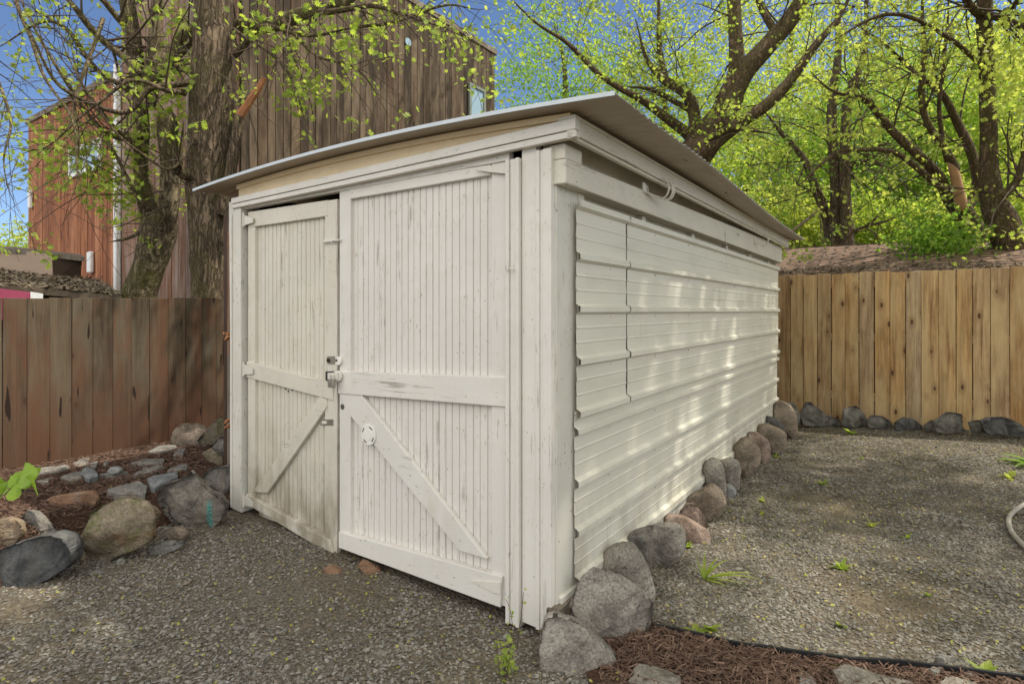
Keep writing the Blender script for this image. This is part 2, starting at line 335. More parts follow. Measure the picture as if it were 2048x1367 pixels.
M['leaf_near'] = leaf_mat("near_elm_leaf", [(.13, .25, .035), (.22, .36, .04), (.34, .42, .05)], (1.4, 1.4, .8), .4)
def chip_mat(name, cols, rough=.85):
    t = NT(name); r = t.rnd(); o = t.obj(); c = t.ramp(r, [(i / (len(cols) - 1), k) for i, k in enumerate(cols)])
    c = t.mix(t.math('MULTIPLY', t.noise(o, 120, 2), .5), c, t.mix(.5, c, (.05, .045, .035)))
    return t.bsdf(c, rough, spec=.25)
M['chips'] = chip_mat("gravel_chips", [(.165, .152, .13), (.24, .222, .19), (.085, .08, .07), (.275, .258, .222), (.20, .16, .118), (.34, .322, .28), (.21, .192, .162), (.125, .108, .085)])
M['mulch'] = chip_mat("bark_mulch", [(.11, .062, .043), (.16, .092, .064), (.07, .040, .029), (.25, .16, .115), (.13, .075, .05), (.20, .14, .10)])
M['litter'] = chip_mat("dry_leaf_litter", [(.16, .12, .08), (.24, .19, .13), (.11, .08, .055), (.30, .25, .18)])
M['petal'] = leaf_mat("fallen_yellow_bracts", [(.45, .42, .07), (.34, .36, .06), (.52, .48, .16), (.40, .30, .08)], (1.2, 1.2, .8), .3)
def soil(name, a, b, c):
    t = NT(name); o = t.obj(); f = t.noise(o, 1.3, 6, .6); s = t.noise(o, 55, 5, .7)
    col = t.mix(t.ramp(f, [(.38, 0), (.64, 1)]), a, b); col = t.mix(t.ramp(s, [(.4, 0), (.65, 1)]), t.mix(.6, col, (.03, .025, .02)), col)
    col = t.mix(t.ramp(t.voro(o, 75), [(0, .5), (.5, 0)]), col, c)
    return t.bsdf(col, .95, t.bump(t.math('ADD', s, t.voro(o, 60)), .8, .015), spec=.15)
M['ground'] = soil("packed_gravel", (.18, .145, .095), (.22, .19, .145), (.28, .25, .20))
M['soil'] = soil("mulch_soil", (.055, .028, .018), (.10, .052, .032), (.13, .07, .045))

# ------------------------------------------------------------------ ground
def ground_mesh(name, x0, x1, y0, y1, step, hf, mat, mask=None, amp=.012):
    nx = int((x1 - x0) / step) + 1; ny = int((y1 - y0) / step) + 1
    xs = np.linspace(x0, x1, nx); ys = np.linspace(y0, y1, ny); V = []; 
    for y in ys:
        for x in xs:
            V.append((x, y, hf(x, y) + amp * (mnoise.noise((x * 1.7, y * 1.7, 0)) + .5 * mnoise.noise((x * 6, y * 6, 3)) + .25 * mnoise.noise((x * 17, y * 17, 5)))))
    F = [(j * nx + i, j * nx + i + 1, (j + 1) * nx + i + 1, (j + 1) * nx + i) for j in range(ny - 1) for i in range(nx - 1)]
    if mask: F = [f for f in F if mask(*(sum(V[k][q] for k in f) / 4 for q in (0, 1)))]
    used = sorted({k for f in F for k in f}); ix = {k: i for i, k in enumerate(used)}
    return link(name, mesh_np(name, [V[k] for k in used], [[ix[k] for k in f] for f in F]), mat, smooth_=True)
NEAR = (-4.6, 6.4, .8, 8.0)
# one sheet to the horizon: fine in the yard, coarse beyond
def big_ground():
    xs = np.concatenate([np.linspace(-120, -8, 12), np.arange(-4.6, 6.41, .05), np.linspace(9, 120, 12)])
    ys = np.concatenate([np.linspace(-60, -2, 8), np.arange(.8, 8.01, .05), np.linspace(10, 200, 16)])
    V = []
    for y in ys:
        for x in xs:
            V.append((x, y, gh(x, y) + .012 * (mnoise.noise((x * 1.7, y * 1.7, 0)) + .5 * mnoise.noise((x * 6, y * 6, 3)) + .25 * mnoise.noise((x * 17, y * 17, 5)))))
    nx, ny = len(xs), len(ys)
    F = [(j * nx + i, j * nx + i + 1, (j + 1) * nx + i + 1, (j + 1) * nx + i) for j in range(ny - 1) for i in range(nx - 1)]
    return link("ground", mesh_np("ground", V, F), M['ground'], smooth_=True)
tag(big_ground(), kind='structure')
def gz(x, y): return gh(x, y) + .012 * (mnoise.noise((x * 1.7, y * 1.7, 0)) + .5 * mnoise.noise((x * 6, y * 6, 3)) + .25 * mnoise.noise((x * 17, y * 17, 5)))
# raised planting bed between the left fence and the boulders
BED = [(-1.85, 3.72), (-2.0, 3.62), (-2.25, 3.38), (-2.42, 3.0), (-2.66, 2.75), (-3.0, 2.55), (-4.4, 2.2)]   # its front edge
def bed_dist(x, y):                                    # signed distance behind the boulder line
    best = 9
    for (ax, ay), (bx, by) in zip(BED, BED[1:]):
        dx, dy = bx - ax, by - ay; t = min(1, max(0, ((x - ax) * dx + (y - ay) * dy) / (dx * dx + dy * dy)))
        d = math.hypot(x - ax - t * dx, y - ay - t * dy); s = 1 if (dx * (y - ay) - dy * (x - ax)) < 0 else -1
        if d < abs(best): best = d * s
    return best
def bed_z(x, y):
    d = bed_dist(x, y); return gh(x, y) - .05 + .07 * smooth(-.03, .04, d) + (.235 - gh(x, y)) * smooth(-.02, .30, d) + .03 * smooth(.4, 1.2, d)
tag(ground_mesh("planting_bed", -5.2, -1.7, 1.8, 6.2, .045, bed_z, M['soil'], lambda x, y: bed_dist(x, y) > -.08 and W2L(x, y)[0] < -2.42 and W2L(x, y)[0] > -4.6, .02), kind='structure')
# bark mulch bed in front of the plastic edging
EDGE = [(.50, 2.58), (.615, 2.50), (.973, 2.345), (1.285, 2.26), (1.594, 2.205), (1.905, 2.13), (2.6, 1.93)]
def edge_y(x):
    for (ax, ay), (bx, by) in zip(EDGE, EDGE[1:]):
        if x <= bx: return ay + (by - ay) * (x - ax) / (bx - ax)
    return EDGE[-1][1]
tag(ground_mesh("mulch_bed", .28, 3.4, 1.5, 2.7, .035, lambda x, y: gh(x, y) + .012, M['soil'], lambda x, y: y < edge_y(max(x, .52)) - .02, .014), kind='structure')
m = MB(); ep = []
for i in range(61):
    x = .53 + i * .0345; ep.append((x, edge_y(x) + .004 * math.sin(9 * x)))
for (ax, ay), (bx, by) in zip(ep, ep[1:]):
    za, zb = gz(ax, ay), gz(bx, by)
    m.hexa([(ax, ay - .006, za - .05), (bx, by - .006, zb - .05), (bx, by + .006, zb - .05), (ax, ay + .006, za - .05), (ax, ay - .006, za + .034), (bx, by - .006, zb + .034), (bx, by + .006, zb + .034), (ax, ay + .006, za + .034)])
tag(m.build("lawn_edging", M['black_edge']), "black plastic edging strip between bark mulch and gravel", "edging")

# ------------------------------------------------------------------ shed
shed = empty("shed", (C0[0], C0[1], 0), ROT)
tag(shed, "white painted wooden shed with double doors, metal side and curved sheet roof", "shed")
def zr(x): return 2.262 - .055 * ((x + 1.2) / 1.5) ** 2
def fx(u, v=600, y=0): return FP(u, v, y)[0]
def poly(mb, pix, y0, y1, yp=0.0): return mb.prism([FP(u, v, yp) for u, v in pix][::-1], y0, y1)
# posts and boards of the front
xl0, xl1 = fx(466, 700), fx(491, 700)
poly(MB(), [(466, 405), (490, 405), (491, 1022), (472, 1014)], -.03, .10).build("door_post", M['paint_post'], shed, .003)
MB().box(xl0 + .035, xl0 + .05, -.041, -.030, .12, 2.03).build("post_bead", M['paint_v'], shed, .002)
t0, t1, t2 = fx(1018), fx(1046), -.002
m = MB()
for a, b, yy in ((0, .28, -.030), (.28, .72, -.022), (.72, 1, -.032)):
    m.box(t0 + (t1 - t0) * a, t0 + (t1 - t0) * b - .0015, yy, .04, .03, 2.065)
m.build("moulded_door_trim", M['paint_v'], shed, .002)
m = MB(); poly(m, [(1046.5, 288), (1075, 284), (1075, 1252), (1047, 1240)], -.012, .03)
m.build("corner_board", M['paint_v'], shed, .002)
m = MB()
for i, (a, b, yy) in enumerate(((1075.5, 1083, -.018), (1083.3, 1090, -.013), (1090.3, 1107, -.02))):
    m.box(fx(a), fx(b), yy, .03, .045, 2.085)
m.build("corner_moulding", M['paint_v'], shed, .0015)
ey0, ey1 = .004, SP(1150, 600)[0] + .02
MB().box(-.05, 0.0, .012, ey1 + .02, .10, 2.10).build("corner_post", M['paint_post'], shed, .003)
# header, fascia, gable
poly(MB(), [(488, 405), (1020, 300), (1020, 321), (675, 384), (490, 419)], -.008, .03).build("header_board", M['paint_h'], shed, .002)
m = MB(); poly(m, [(465, 397), (1153, 236), (1153, 258), (465, 408)], -.050, -.012, -.04); poly(m, [(465, 409), (1153, 259.5), (1153, 273), (465, 417)], -.044, -.012, -.04)
m.build("fascia_board", M['paint_h'], shed, .002)
pts = [FP(u, v, -.01) for u, v in ((470, 400), (560, 380), (700, 346), (850, 309), (1000, 274), (1150, 240))]
xs = np.linspace(-2.36, .09, 25)
m = MB(); m.prism([(x, np.interp(x, [p[0] for p in pts], [p[1] for p in pts])) for x in xs] + [(x, zr(x) - .012) for x in xs[::-1]], -.018, .01)
m.build("gable_board", M['cream'], shed)
m = MB(); m.prism([(x, zr(x) - .040) for x in xs] + [(x, zr(x) - .014) for x in xs[::-1]], -.034, -.0185)
m.build("gable_trim", M['cream'], shed)
# roof sheet
nx, ny = 34, 640; gx = np.linspace(-2.70, .335, nx); gy = np.linspace(-.135, 5.18, ny)
X, Y = np.meshgrid(gx, gy); Xr = X - np.where(X > .2, (Y / 5.2).clip(0, 1) * .08, 0)
rng = np.random.default_rng(3)
Z = 2.262 - .055 * ((X + 1.2) / 1.5) ** 2 + .0055 * np.sin(2 * math.pi * Y / .07) * np.clip((Y + .1) / .3, .12, 1) + .012 * np.sin(Y * 1.3 + X * .8) * (Y > 0) * np.clip(Y, 0, 1)
top = np.stack([Xr, Y, Z], -1).reshape(-1, 3); bot = top - [0, 0, .004]
i = (np.arange(ny - 1)[:, None] * nx + np.arange(nx - 1)[None]).ravel()
Ft = np.stack([i, i + 1, i + nx + 1, i + nx], -1); n0 = len(top)
def rim(ix): return np.stack([ix[:-1], ix[:-1] + n0, ix[1:] + n0, ix[1:]], -1)
Fr = np.concatenate([Ft, Ft[:, ::-1] + n0, rim(np.arange(nx)), rim((np.arange(ny) * nx + nx - 1)), rim(np.arange(nx)[::-1] + (ny - 1) * nx), rim(np.arange(ny)[::-1] * nx)])
rs = link("roof_sheet", mesh_np("roof_sheet", np.concatenate([top, bot]), Fr), [M['roof'], M['roof_under']], shed, True)
mi = np.zeros(len(Fr), np.int32); mi[len(Ft):2 * len(Ft)] = 1; rs.data.polygons.foreach_set('material_index', mi)
# rolled drip edge along the front of the roof, sky gleam put into its pale colour
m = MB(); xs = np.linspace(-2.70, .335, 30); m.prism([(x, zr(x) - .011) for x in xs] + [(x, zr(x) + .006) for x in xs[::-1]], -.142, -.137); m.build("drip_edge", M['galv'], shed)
xs = np.linspace(-2.36, .09, 25)
# walls (closed body)
m = MB(); m.box(-.075, -.03, .03, 4.95, .04, 2.19); m.build("wall", M['paint_y'], shed)
m = MB()
for k in range(21): m.box(-2.42 + .004 * (k % 2), -2.39, .06 + k * .233, .06 + k * .233 + .228, .1, 2.17)
m.build("wall", M['oldwood'], shed)
MB().box(-2.39, -.075, 4.91, 4.95, .04, 2.19).build("wall", M['oldwood'], shed)
# weathered side boards and broken tile bits at the left edge
for (ua, ub, va, vb, yy, mt) in ((447, 455, 430, 1010, .12, 'edgewood'), (454, 461, 425, 1008, .08, 'oldwood'), (461.5, 467, 470, 1005, .04, 'edgewood')):
    MB().box(fx(ua, 700, yy), fx(ub, 700, yy), yy, yy + .03, .12, FP(ua, va, yy)[1]).build("edge_board", M[mt], shed, .002)
rnd = random.Random(5)
for (u, v, s) in ((459, 672, .035), (458, 846, .03), (462, 466, .026), (461, 490, .018)):
    m = MB(); x, z = FP(u, v, .03)
    for k in range(7):
        a, b, c = (x + rnd.uniform(-s, s) * .7, .03 + rnd.uniform(-.02, .02), z + rnd.uniform(-s, s) * .8); w = s * rnd.uniform(.25, .5)
        r = rnd.uniform(-.6, .6); q = [(-w, -w * .6), (w, -w * .5), (w * .8, w * .6), (-w * .9, w * .4)]
        m.prism([(a + p * math.cos(r) - t * math.sin(r), c + p * math.sin(r) + t * math.cos(r)) for p, t in q], b - .012, b + .012)
    m.build("tile_fragment", M['tile'], shed)
x, z = FP(462, 470, .02); m = MB(); m.tube([(x + .02, .0, z + .16), (x + .015, .0, z + .05), (x - .01, .01, z - .02), (x - .02, .02, z - .15), (x - .03, .02, z - .4), (x - .03, .02, z - .8)], .003, 5); m.build("wire", M['tile'], shed)
# side: beam, block, fascia, studs, skirt
def sidebar(mb, y0, z0a, z0b, y1, z1a, z1b, x0, x1):
    return mb.hexa([(x0, y0, z0a), (x1, y0, z0a), (x1, y1, z1a), (x0, y1, z1a), (x0, y0, z0b), (x1, y0, z0b), (x1, y1, z1b), (x0, y1, z1b)])
sidebar(MB(), .0, 1.932, 2.035, 4.97, 1.942, 2.13, -.03, .052).build("side_beam", M['paint_y'], shed, .004)
sidebar(MB(), .002, 2.037, 2.10, .155, 2.038, 2.10, -.03, .046).build("beam_block", M['paint_y'], shed, .003)
m = MB(); sidebar(m, -.046, 2.115, 2.18, 5.05, 2.125, 2.19, .082, .115); sidebar(m, -.044, 2.10, 2.114, 5.05, 2.11, 2.124, .082, .104)
sidebar(m, -.04, 2.18, 2.195, 5.05, 2.19, 2.205, .04, .118)
m.build("side_fascia", M['paint_y'], shed, .002)
m = MB()
for yy in (.20, .95, 1.85, 2.75, 3.6, 4.45, 4.88): m.box(-.03, .006, yy, yy + .055, .2, 1.93)
m.build("wall_stud", M['paint_y'], shed)
m = MB(); m.box(-.03, .014, .03, 4.9, .03, .185); m.build("skirt_board", M['paint_post'], shed, .003)
m = MB(); m.box(-.03, .022, -.03, .34, .05, .16); m.build("bottom_beam", M['oldwood'], shed, .01)
# ribbed metal siding
def siding(y0, y1, ztop, zbot, x0, ribs, pitch, name="metal_siding", rag=.004, seed=0):
    pr = []
    for k, zc in enumerate(ribs):
        pr += [(zc + .024, 0), (zc + .011, .022), (zc - .012, .022), (zc - .024, 0)]
        if k < len(ribs) - 1:
            g = zc - ribs[k + 1]
            for q in (.36, .64): pr += [(zc - g * q + .006, 0), (zc - g * q + .002, .0024), (zc - g * q - .002, .0024), (zc - g * q - .006, 0)]
    pr = [p for p in pr if zbot <= p[0] <= ztop]; pr = [(ztop, pr[0][1])] + pr + [(zbot, pr[-1][1])]
    rr = random.Random(seed); V = []; F = []; ys = np.linspace(y0, y1, 40); n = len(pr)
    for j, y in enumerate(ys):
        for (z, d) in pr:
            yy = y + (rr.uniform(-rag, rag) if j in (0, len(ys) - 1) else 0)
            V.append((x0 + d + .0015 * mnoise.noise((y * 1.3, z * 2.2, seed)), yy, z))
    for j in range(len(ys) - 1):
        for k in range(n - 1): F.append((j * n + k, j * n + k + 1, (j + 1) * n + k + 1, (j + 1) * n + k))
    o = link(name, mesh_np(name, V, F), M['siding'], shed)
    s = o.modifiers.new("s", 'SOLIDIFY'); s.thickness = .0012; s.offset = 0
    return o
yA, yB, yE = SP(1150, 600, .015)[0], SP(1251, 600, .015)[0], 4.93
PT = .2315; RU = [1.872 - PT * k for k in range(5)]; RL = [.867, .637, .420, .208]
siding(yA, yB - .010, 1.888, RU[4] - .03, .022, RU, PT, seed=1); siding(yB + .010, yE, 1.888, RU[4] - .03, .019, RU, PT, seed=2)
siding(yA + .003, yE - .01, .96, .185, .010, [1.09] + RL, PT, seed=3)
MB().box(.0135, .0165, yB - .03, yB + .03, 1.0, 1.885).build('seam_shade_strip', M['dark'], shed)  # dark strip painted in for the shadow gap between the siding panels
scr = None
for yy in np.arange(.5, 4.9, .61):
    for z in RU[:4] + RL[:3]:
        if scr is None: scr = MB().prismx([(.006 * math.cos(a), .006 * math.sin(a)) for a in np.arange(6) * math.pi / 3], 0, .004).build("screw", M['painted_steel'], shed); o = scr
        else: o = scr.copy(); COL.objects.link(o); o.parent = shed
        o.location = (.0205, yy, z - .034)
# hooks on the side beam
def hook(u, v, s=1.0, arcs=((0, 1), (.06, 1), (.10, .85))):
    y, z = SP(u, v, .055); m = MB()
    for dy, k in arcs:
        c = [(.125 + .034 * k * math.cos(a), y + dy + .10 * s, z + .012 + .052 * k * math.sin(a)) for a in np.linspace(-2.0, 1.9, 12)]
        m.tube(c, .0052, 6)
        m.tube([(.053, y + dy * .6, z + .03), (.058, y + dy * .6, z - .012), (.085, y + .06 + dy, z - .026), c[0]], .004, 6)
    m.box(.052, .058, y - .012, y + .03, z - .02, z + .035); m.build("hook", M['painted_steel'], shed, smooth_=False)
hook(1287, 378); hook(1508, 482, .9, ((0, 1), (.02, .95)))
m = MB(); y, z = SP(1452, 470, .054); m.tube([(.056, y + dy, z + dz) for dy, dz in ((0, .03), (-.03, .02), (-.02, -.03), (.02, -.10), (.01, -.16), (-.01, -.24))], .0018, 4); m.build("loose_wire", M['painted_steel'], shed)
# doors ------------------------------------------------------------
def bead_panel(x0, x1, zb0, zb1, zt0, zt1, y, pitch=.0425):
    n = max(2, round((x1 - x0) / pitch)); w = (x1 - x0) / n; m = MB(); r = random.Random(int(x1 * 1000))
    for i in range(n):
        a, b = x0 + i * w, x0 + (i + 1) * w; fa, fb = (a - x0) / (x1 - x0), (b - x0) / (x1 - x0)
        dz0, dz1 = zb0 + (zb1 - zb0) * fa, zb0 + (zb1 - zb0) * fb; tz0, tz1 = zt0 + (zt1 - zt0) * fa, zt0 + (zt1 - zt0) * fb
        g = .0024 if i % 2 else .0048; d = r.uniform(-.0012, .0012)
        prof = [(a, y + .010), (a + g, y + d), (b - g, y + d), (b, y + .010)]
        vs = []
        for px, py in prof:
            f = (px - x0) / (x1 - x0); vs += [(px, py, zb0 + (zb1 - zb0) * f), (px, py, zt0 + (zt1 - zt0) * f)]
        m.add(vs, [(0, 2, 3, 1), (2, 4, 5, 3), (4, 6, 7, 5)])
    m.box(x0, x1, y + .0105, y + .022, min(zb0, zb1), min(zt0, zt1)); return m
def door(left):
    if left:
        xa, xb = fx(496), fx(674); sl, srt = fx(510), fx(650); mp, mr = M['paint_dirty'], M['paint_dirty_h']
        zt = (FP(495, 426)[1], FP(673, 398)[1]); zb = (FP(495, 1004)[1], FP(675, 1110)[1])
        mid = ((495, 722), (668, 766), (668, 800), (495, 754)); bot = ((495, 986), (664, 1078), (672, 1111), (495, 1005)); top = ((497, 424), (656, 400), (656, 432), (497, 455))
    else:
        xa, xb = fx(679), fx(1015); sl, srt = fx(701), fx(983); mp, mr = M['paint_door'], M['paint_h']
        zt = (FP(678, 373)[1], FP(1012, 323)[1]); zb = (FP(680, 1092)[1], FP(1005, 1212)[1])
        mid = ((679, 742), (1015, 753), (1015, 813), (679, 786)); bot = ((681, 1061), (1008, 1150), (1004, 1212), (681, 1093)); top = ((701, 371), (982, 329), (982, 350), (701, 398))
    zmid = sum(FP(u, v)[1] for u, v in mid) / 4
    d = bead_panel(sl - .005, srt + .005, zb[0] + .05, zb[1] + .05, zt[0] - .02, zt[1] - .02, .020).build("door", mp, shed)
    if left: d['label'] = "narrow sagging door with dirty lower rail"
    else: d['label'] = "wide door with diagonal brace and round plate"
    f0, f1 = .0, .03
    for (a, b) in ((xa, sl), (srt, xb)):
        def zz(x, q): return q[0] + (q[1] - q[0]) * (x - xa) / (xb - xa)
        m = MB(); lowcut = .075 if not left else .02
        m.prism([(a, zz(a, zb) + .003), (b, zz(b, zb) + .003), (b, zz(b, zt)), (a, zz(a, zt))], f0, f1); m.build("stile", mp, d, .002)
    for q, yy in ((top, -.003), (mid, -.012 if not left else -.008), (bot, -.014)):
        m = MB(); m.prism([FP(u, v) for u, v in q][::-1], yy, .019); m.build("rail", mr, d, .003)
    br = ((652, 790), (667, 806), (541, 987), (505, 985)) if left else ((679, 786), (724, 789), (975, 1117), (920, 1100), (700, 828))
    if left: br = ((640, 792), (655, 800), (656, 812), (536, 985), (506, 983))
    m = MB(); m.prism([FP(u, v) for u, v in br], -.006, .0195); m.build("brace", mr if left else M['paint_brace'], d, .003)
    return d
dl, dr = door(True), door(False)
dl2 = dl
def plate(name, u0, v0, u1, v1, y0, y1, mat, par, poly_=None):
    m = MB(); q = poly_ or [(u0, v0), (u1, v0), (u1, v1), (u0, v1)]
    m.prism([FP(u, v) for u, v in q][::-1], y0, y1); return m.build(name, mat, par, .001)
for (v, dv) in ((440, 0), (737, 4), (998, 8)):         # strap hinges of the narrow door
    m = MB(); m.prism([FP(u, w) for u, w in ((494, v - 9), (511, v - 4 + dv), (511, v + 6 + dv), (494, v + 11))][::-1], -.0195, -.0145)
    xh, zh = FP(493, v); m.tube([(xh, -.02, zh - .045), (xh, -.02, zh + .045)], .008, 8); m.build("hinge", M['painted_steel'], dl)
for pl in ([(952, 341), (1016, 327), (1016, 349), (984, 346)], [(946, 1157), (1006, 1160), (1006, 1184), (990, 1181)]):
    plate("hinge", 0, 0, 0, 0, -.0195, -.0145, M['painted_steel'], dr, pl)
plate("barrel_bolt", 650, 478, 672, 488, -.006, .0, M['painted_steel'], dl)
m = MB(); m.tube([(*[FP(648, 485)[0]], -.012, FP(648, 485)[1]), (FP(684, 480)[0], -.012, FP(684, 480)[1])], .0055, 6); m.tube([(FP(672, 481)[0], -.012, FP(672, 481)[1]), (FP(672, 481)[0], -.035, FP(672, 481)[1] - .01)], .004, 6); m.build("bolt_rod", M['painted_steel'], dl)
plate("latch_plate", 656, 712, 670, 727, -.006, 0, M['steel'], dl)
m = MB(); m.disc(FP(659, 720), .012, -.012, -.005, 10); m.build("latch_hole", M['darksteel'], dl)
m = MB(); m.disc(FP(680, 721), .024, -.014, .0, 20); m.build("knob_rose", M['white_plastic'], dr, .002)
m = MB(); m.disc(FP(677, 720), .008, -.0165, -.0135, 12); m.build("knob_hole", M['hole'], dr)
plate("hasp", 656, 742, 670, 760, -.018, -.009, M['darksteel'], dl)
m = MB(); m.disc(FP(683, 751), .030, -.030, -.012, 20); m.build("lock_rose", M['painted_steel'], dr, .003)
plate("hasp_strap", 666, 744, 686, 757, -.038, -.030, M['painted_steel'], dr)
plate("bolt_plate", 642, 838, 667, 850, -.004, 0, M['steel'], dl)
plate("bolt_slot", 645, 841, 655, 847, -.0062, -.004, M['painted_steel'], dl)
m = MB(); m.disc(FP(685, 813), .016, -.0012, .001, 16); m.build("lock_hole", M['hole'], dr)
for (u, v) in ((566, 778), (571, 783), (579, 780)):
    m = MB(); m.disc(FP(u, v), .006, .0175, .021, 8); m.build("screw_hole", M['hole'], dl)
# round vent plate on the brace: a ring disc with four dark slots
c = FP(740, 868); m = MB(); m.disc(c, .056, -.014, -.006, 36); pl = m.build("round_plate", M['white_plastic'], dr, .002)
for k in range(4):
    a0 = math.pi / 4 + k * math.pi / 2 + .25; A = np.linspace(a0 - .30, a0 + .30, 6)
    MB().prism([(c[0] + .046 * math.cos(a), c[1] + .046 * math.sin(a)) for a in A] + [(c[0] + .040 * math.cos(a), c[1] + .040 * math.sin(a)) for a in A[::-1]], -.0155, -.013).build("plate_slot", M['hole'], dr)
m = MB(); m.disc(c, .031, -.016, -.013, 28); m.build("plate_boss", M['white_plastic'], dr, .002)
# eye latch on the trim and nail wire
x, z = FP(1024, 540, -.03); m = MB(); m.tube([(x + .02, -.034, z), (x - .005, -.045, z + .008), (x - .018, -.04, z - .004)], .003, 6); m.build("hook_latch", M['painted_steel'], shed)
# padlock hangs in the hasp
x, z = FP(678, 764); pk = empty("padlock", tuple(L2W(x, -.05, z)), ROT); tag(pk, "small worn padlock hanging from the hasp between the white doors", "padlock")
m = MB(); m.box(-.022, .022, -.012, .012, -.024, .016); m.build("lock_body", M['steel'], pk, .004)
m = MB(); m.tube([(-.014, 0, .012)] + [(.014 * math.cos(a), 0, .034 + .014 * math.sin(a)) for a in np.linspace(math.pi, 0, 8)] + [(.014, 0, .012)], .0042, 8); m.build("shackle", M['painted_steel'], pk, smooth_=True)

# ------------------------------------------------------------------ fences
def planks(x0, x1, pitch, gap, y, th, zb, zt, rr, jit=.006, yj=.003):
    m = MB(); x = x0
    while x < x1:
        w = pitch * rr.uniform(.95, 1.05); dz = rr.uniform(-jit, jit); a = rr.uniform(-.0025, .0025); yy = y + rr.uniform(-yj, yj)
        g = gap * rr.uniform(.5, 1.3); z0, z1 = zb(x), zt(x) + dz
        m.hexa([(x, yy, z0), (x + w - g, yy, z0), (x + w - g, yy + th, z0), (x, yy + th, z0), (x + a, yy, z1), (x + w - g + a, yy, z1 + rr.uniform(-.003, .003)), (x + w - g + a, yy + th, z1), (x + a, yy + th, z1)]); x += w
    return m
# old fence on the left: runs along the shed-side direction
FA = 3.98
lf = empty("weathered_fence", tuple(L2W(-FA, -2.2, .2)), math.atan2(YA[1], YA[0])); tag(lf, "old weathered grey brown board fence behind the rock bed", "fence")
rr = random.Random(11)
planks(0, 9.0, .140, .0035, 0, .02, lambda x: -.06, lambda x: 1.288 + .010 * x - .015 * smooth(3, 0, x), rr, .004).build("fence_boards", M['old_fence'], lf, .0015)
m = MB()
for z in (.25, 1.05): m.box(-.1, 9.1, .026, .065, z, z + .09)
m.build("fence_rail", M['oldwood'], lf)
for x in (.4, 2.8, 5.2, 7.6): MB().box(x, x + .09, .068, .158, -.2, 1.27).build("fence_post", M['oldwood'], lf)
# new cedar fence at the back
FB = 5.81; p0 = L2W(-1.2, FB)
rf = empty("cedar_fence", (p0.x, p0.y, 0), ROT); tag(rf, "new tan cedar board fence across the back of the yard", "fence")
def f_top(x): return 1.40 + .443 + .004 * x
rr = random.Random(4)
planks(0, 7.0, .150, .0085, 0, .018, lambda x: .03 + .03 * smooth(2, 5, x), lambda x: f_top(x), rr, .011, .003).build("fence_boards", M['cedar'], rf, .0015)
m = MB()
for z in (.35, 1.05, 1.68): m.box(-.1, 7.1, .021, .06, z, z + .085)
m.build("fence_rail", M['cedar'], rf)
for x in (.3, 2.7, 5.1): MB().box(x, x + .09, .062, .15, -.2, 1.72).build("fence_post", M['cedar'], rf)

# ------------------------------------------------------------------ house behind the left fence
hx, hy = W2L(-3.08, 6.54); house = empty("wooden_house", tuple(L2W(hx, hy, 0)), ROT)
tag(house, "tall house clad in orange and dark weathered vertical boards", "house")
HW, HL, HZ = 6.75, 4.86, 6.08; WX = 3.02            # width to the left, length to the back, eave height, downspout place
rr = random.Random(2)
def cladding(n0, n1, pitch, along, zt, rr):
    m = MB(); s = n0
    while s < n1 - .01:
        w = min(pitch * rr.choice((.8, 1, 1, 1.1)), n1 - s); d = rr.uniform(0, .012)
        if along == 'x': m.box(-s - w + .008, -s, -.02 - d, .0, 0, zt(s))
        else: m.box(0, .02 + d, s, s + w - .009, 0, zt(s))
        s += w
    return m
cladding(WX + .06, HW, .135, 'x', lambda s: 4.74, rr).build("wall", M['orange_wall'], house)['label'] = "sunlit orange cedar wall"
cladding(0, WX - .05, .16, 'x', lambda s: 5.6, rr).build("wall", M['mid_wall'], house)['label'] = "brown grey wall behind the trunks"
cladding(0, HL, .128, 'y', lambda s: HZ, rr).build("wall", M['dark_wall'], house)['label'] = "dark weathered side wall"
m = MB(); m.box(-HW, -.02, .001, HL, 0, 4.7); m.box(-WX, -.02, .001, HL, 4.7, HZ - .02); m.build("wall_core", M['dark'], house)
m = MB(); m.box(-WX - .05, .04, -.06, HL + .05, HZ, HZ + .09); m.box(-HW - .05, -WX - .05, -.06, HL, 4.74, 4.83); m.build("roof", M['oldwood'], house)
m = MB(); m.box(-WX - .04, -WX + .05, -.10, -.03, .2, 4.9); m.build("downspout", M['gutter'], house, .01)
xw0, zw0 = W2L(*P(150, 352, 9.3).xy), 0
def on_front(u, v):                                    # on the orange wall plane
    q = (u - CU) / FPX; b = np.array(L2W(hx, hy).xy); s = (q * b[1] - b[0]) / (-XA[0] + q * XA[1]); p = b - s * XA
    return -s, CAMZ + (HV - v) * p[1] / FPX
def on_side(u, v):
    q = (u - CU) / FPX; b = np.array(L2W(hx, hy).xy); s = (q * b[1] - b[0]) / (YA[0] - q * YA[1]); p = b + s * YA
    return s, CAMZ + (HV - v) * p[1] / FPX
x0, z0 = on_front(150, 350); x1, z1 = on_front(206, 287)
w = MB().box(x0, x1, -.055, -.033, z0, z1).build("window", M['glass'], house)
m = MB()
for a, b, c, d in ((x0 - .06, x1 + .06, z0 - .06, z0), (x0 - .06, x1 + .06, z1, z1 + .06), (x0 - .06, x0, z0, z1), (x1, x1 + .06, z0, z1), ((x0 + x1) / 2 - .02, (x0 + x1) / 2 + .02, z0, z1)): m.box(a, b, -.075, -.034, c, d)
m.build("window_frame", M['gutter'], w)
y0, z0 = on_side(937, 236); y1, z1 = on_side(962, 186)
w = MB().box(.034, .05, y0, y1, z0, z1).build("window", M['glass'], house)
m = MB()
for a, b, c, d in ((y0 - .05, y1 + .05, z0 - .05, z0), (y0 - .05, y1 + .05, z1, z1 + .05), (y0 - .05, y0, z0, z1), (y1, y1 + .05, z0, z1)): m.box(.034, .07, a, b, c, d)
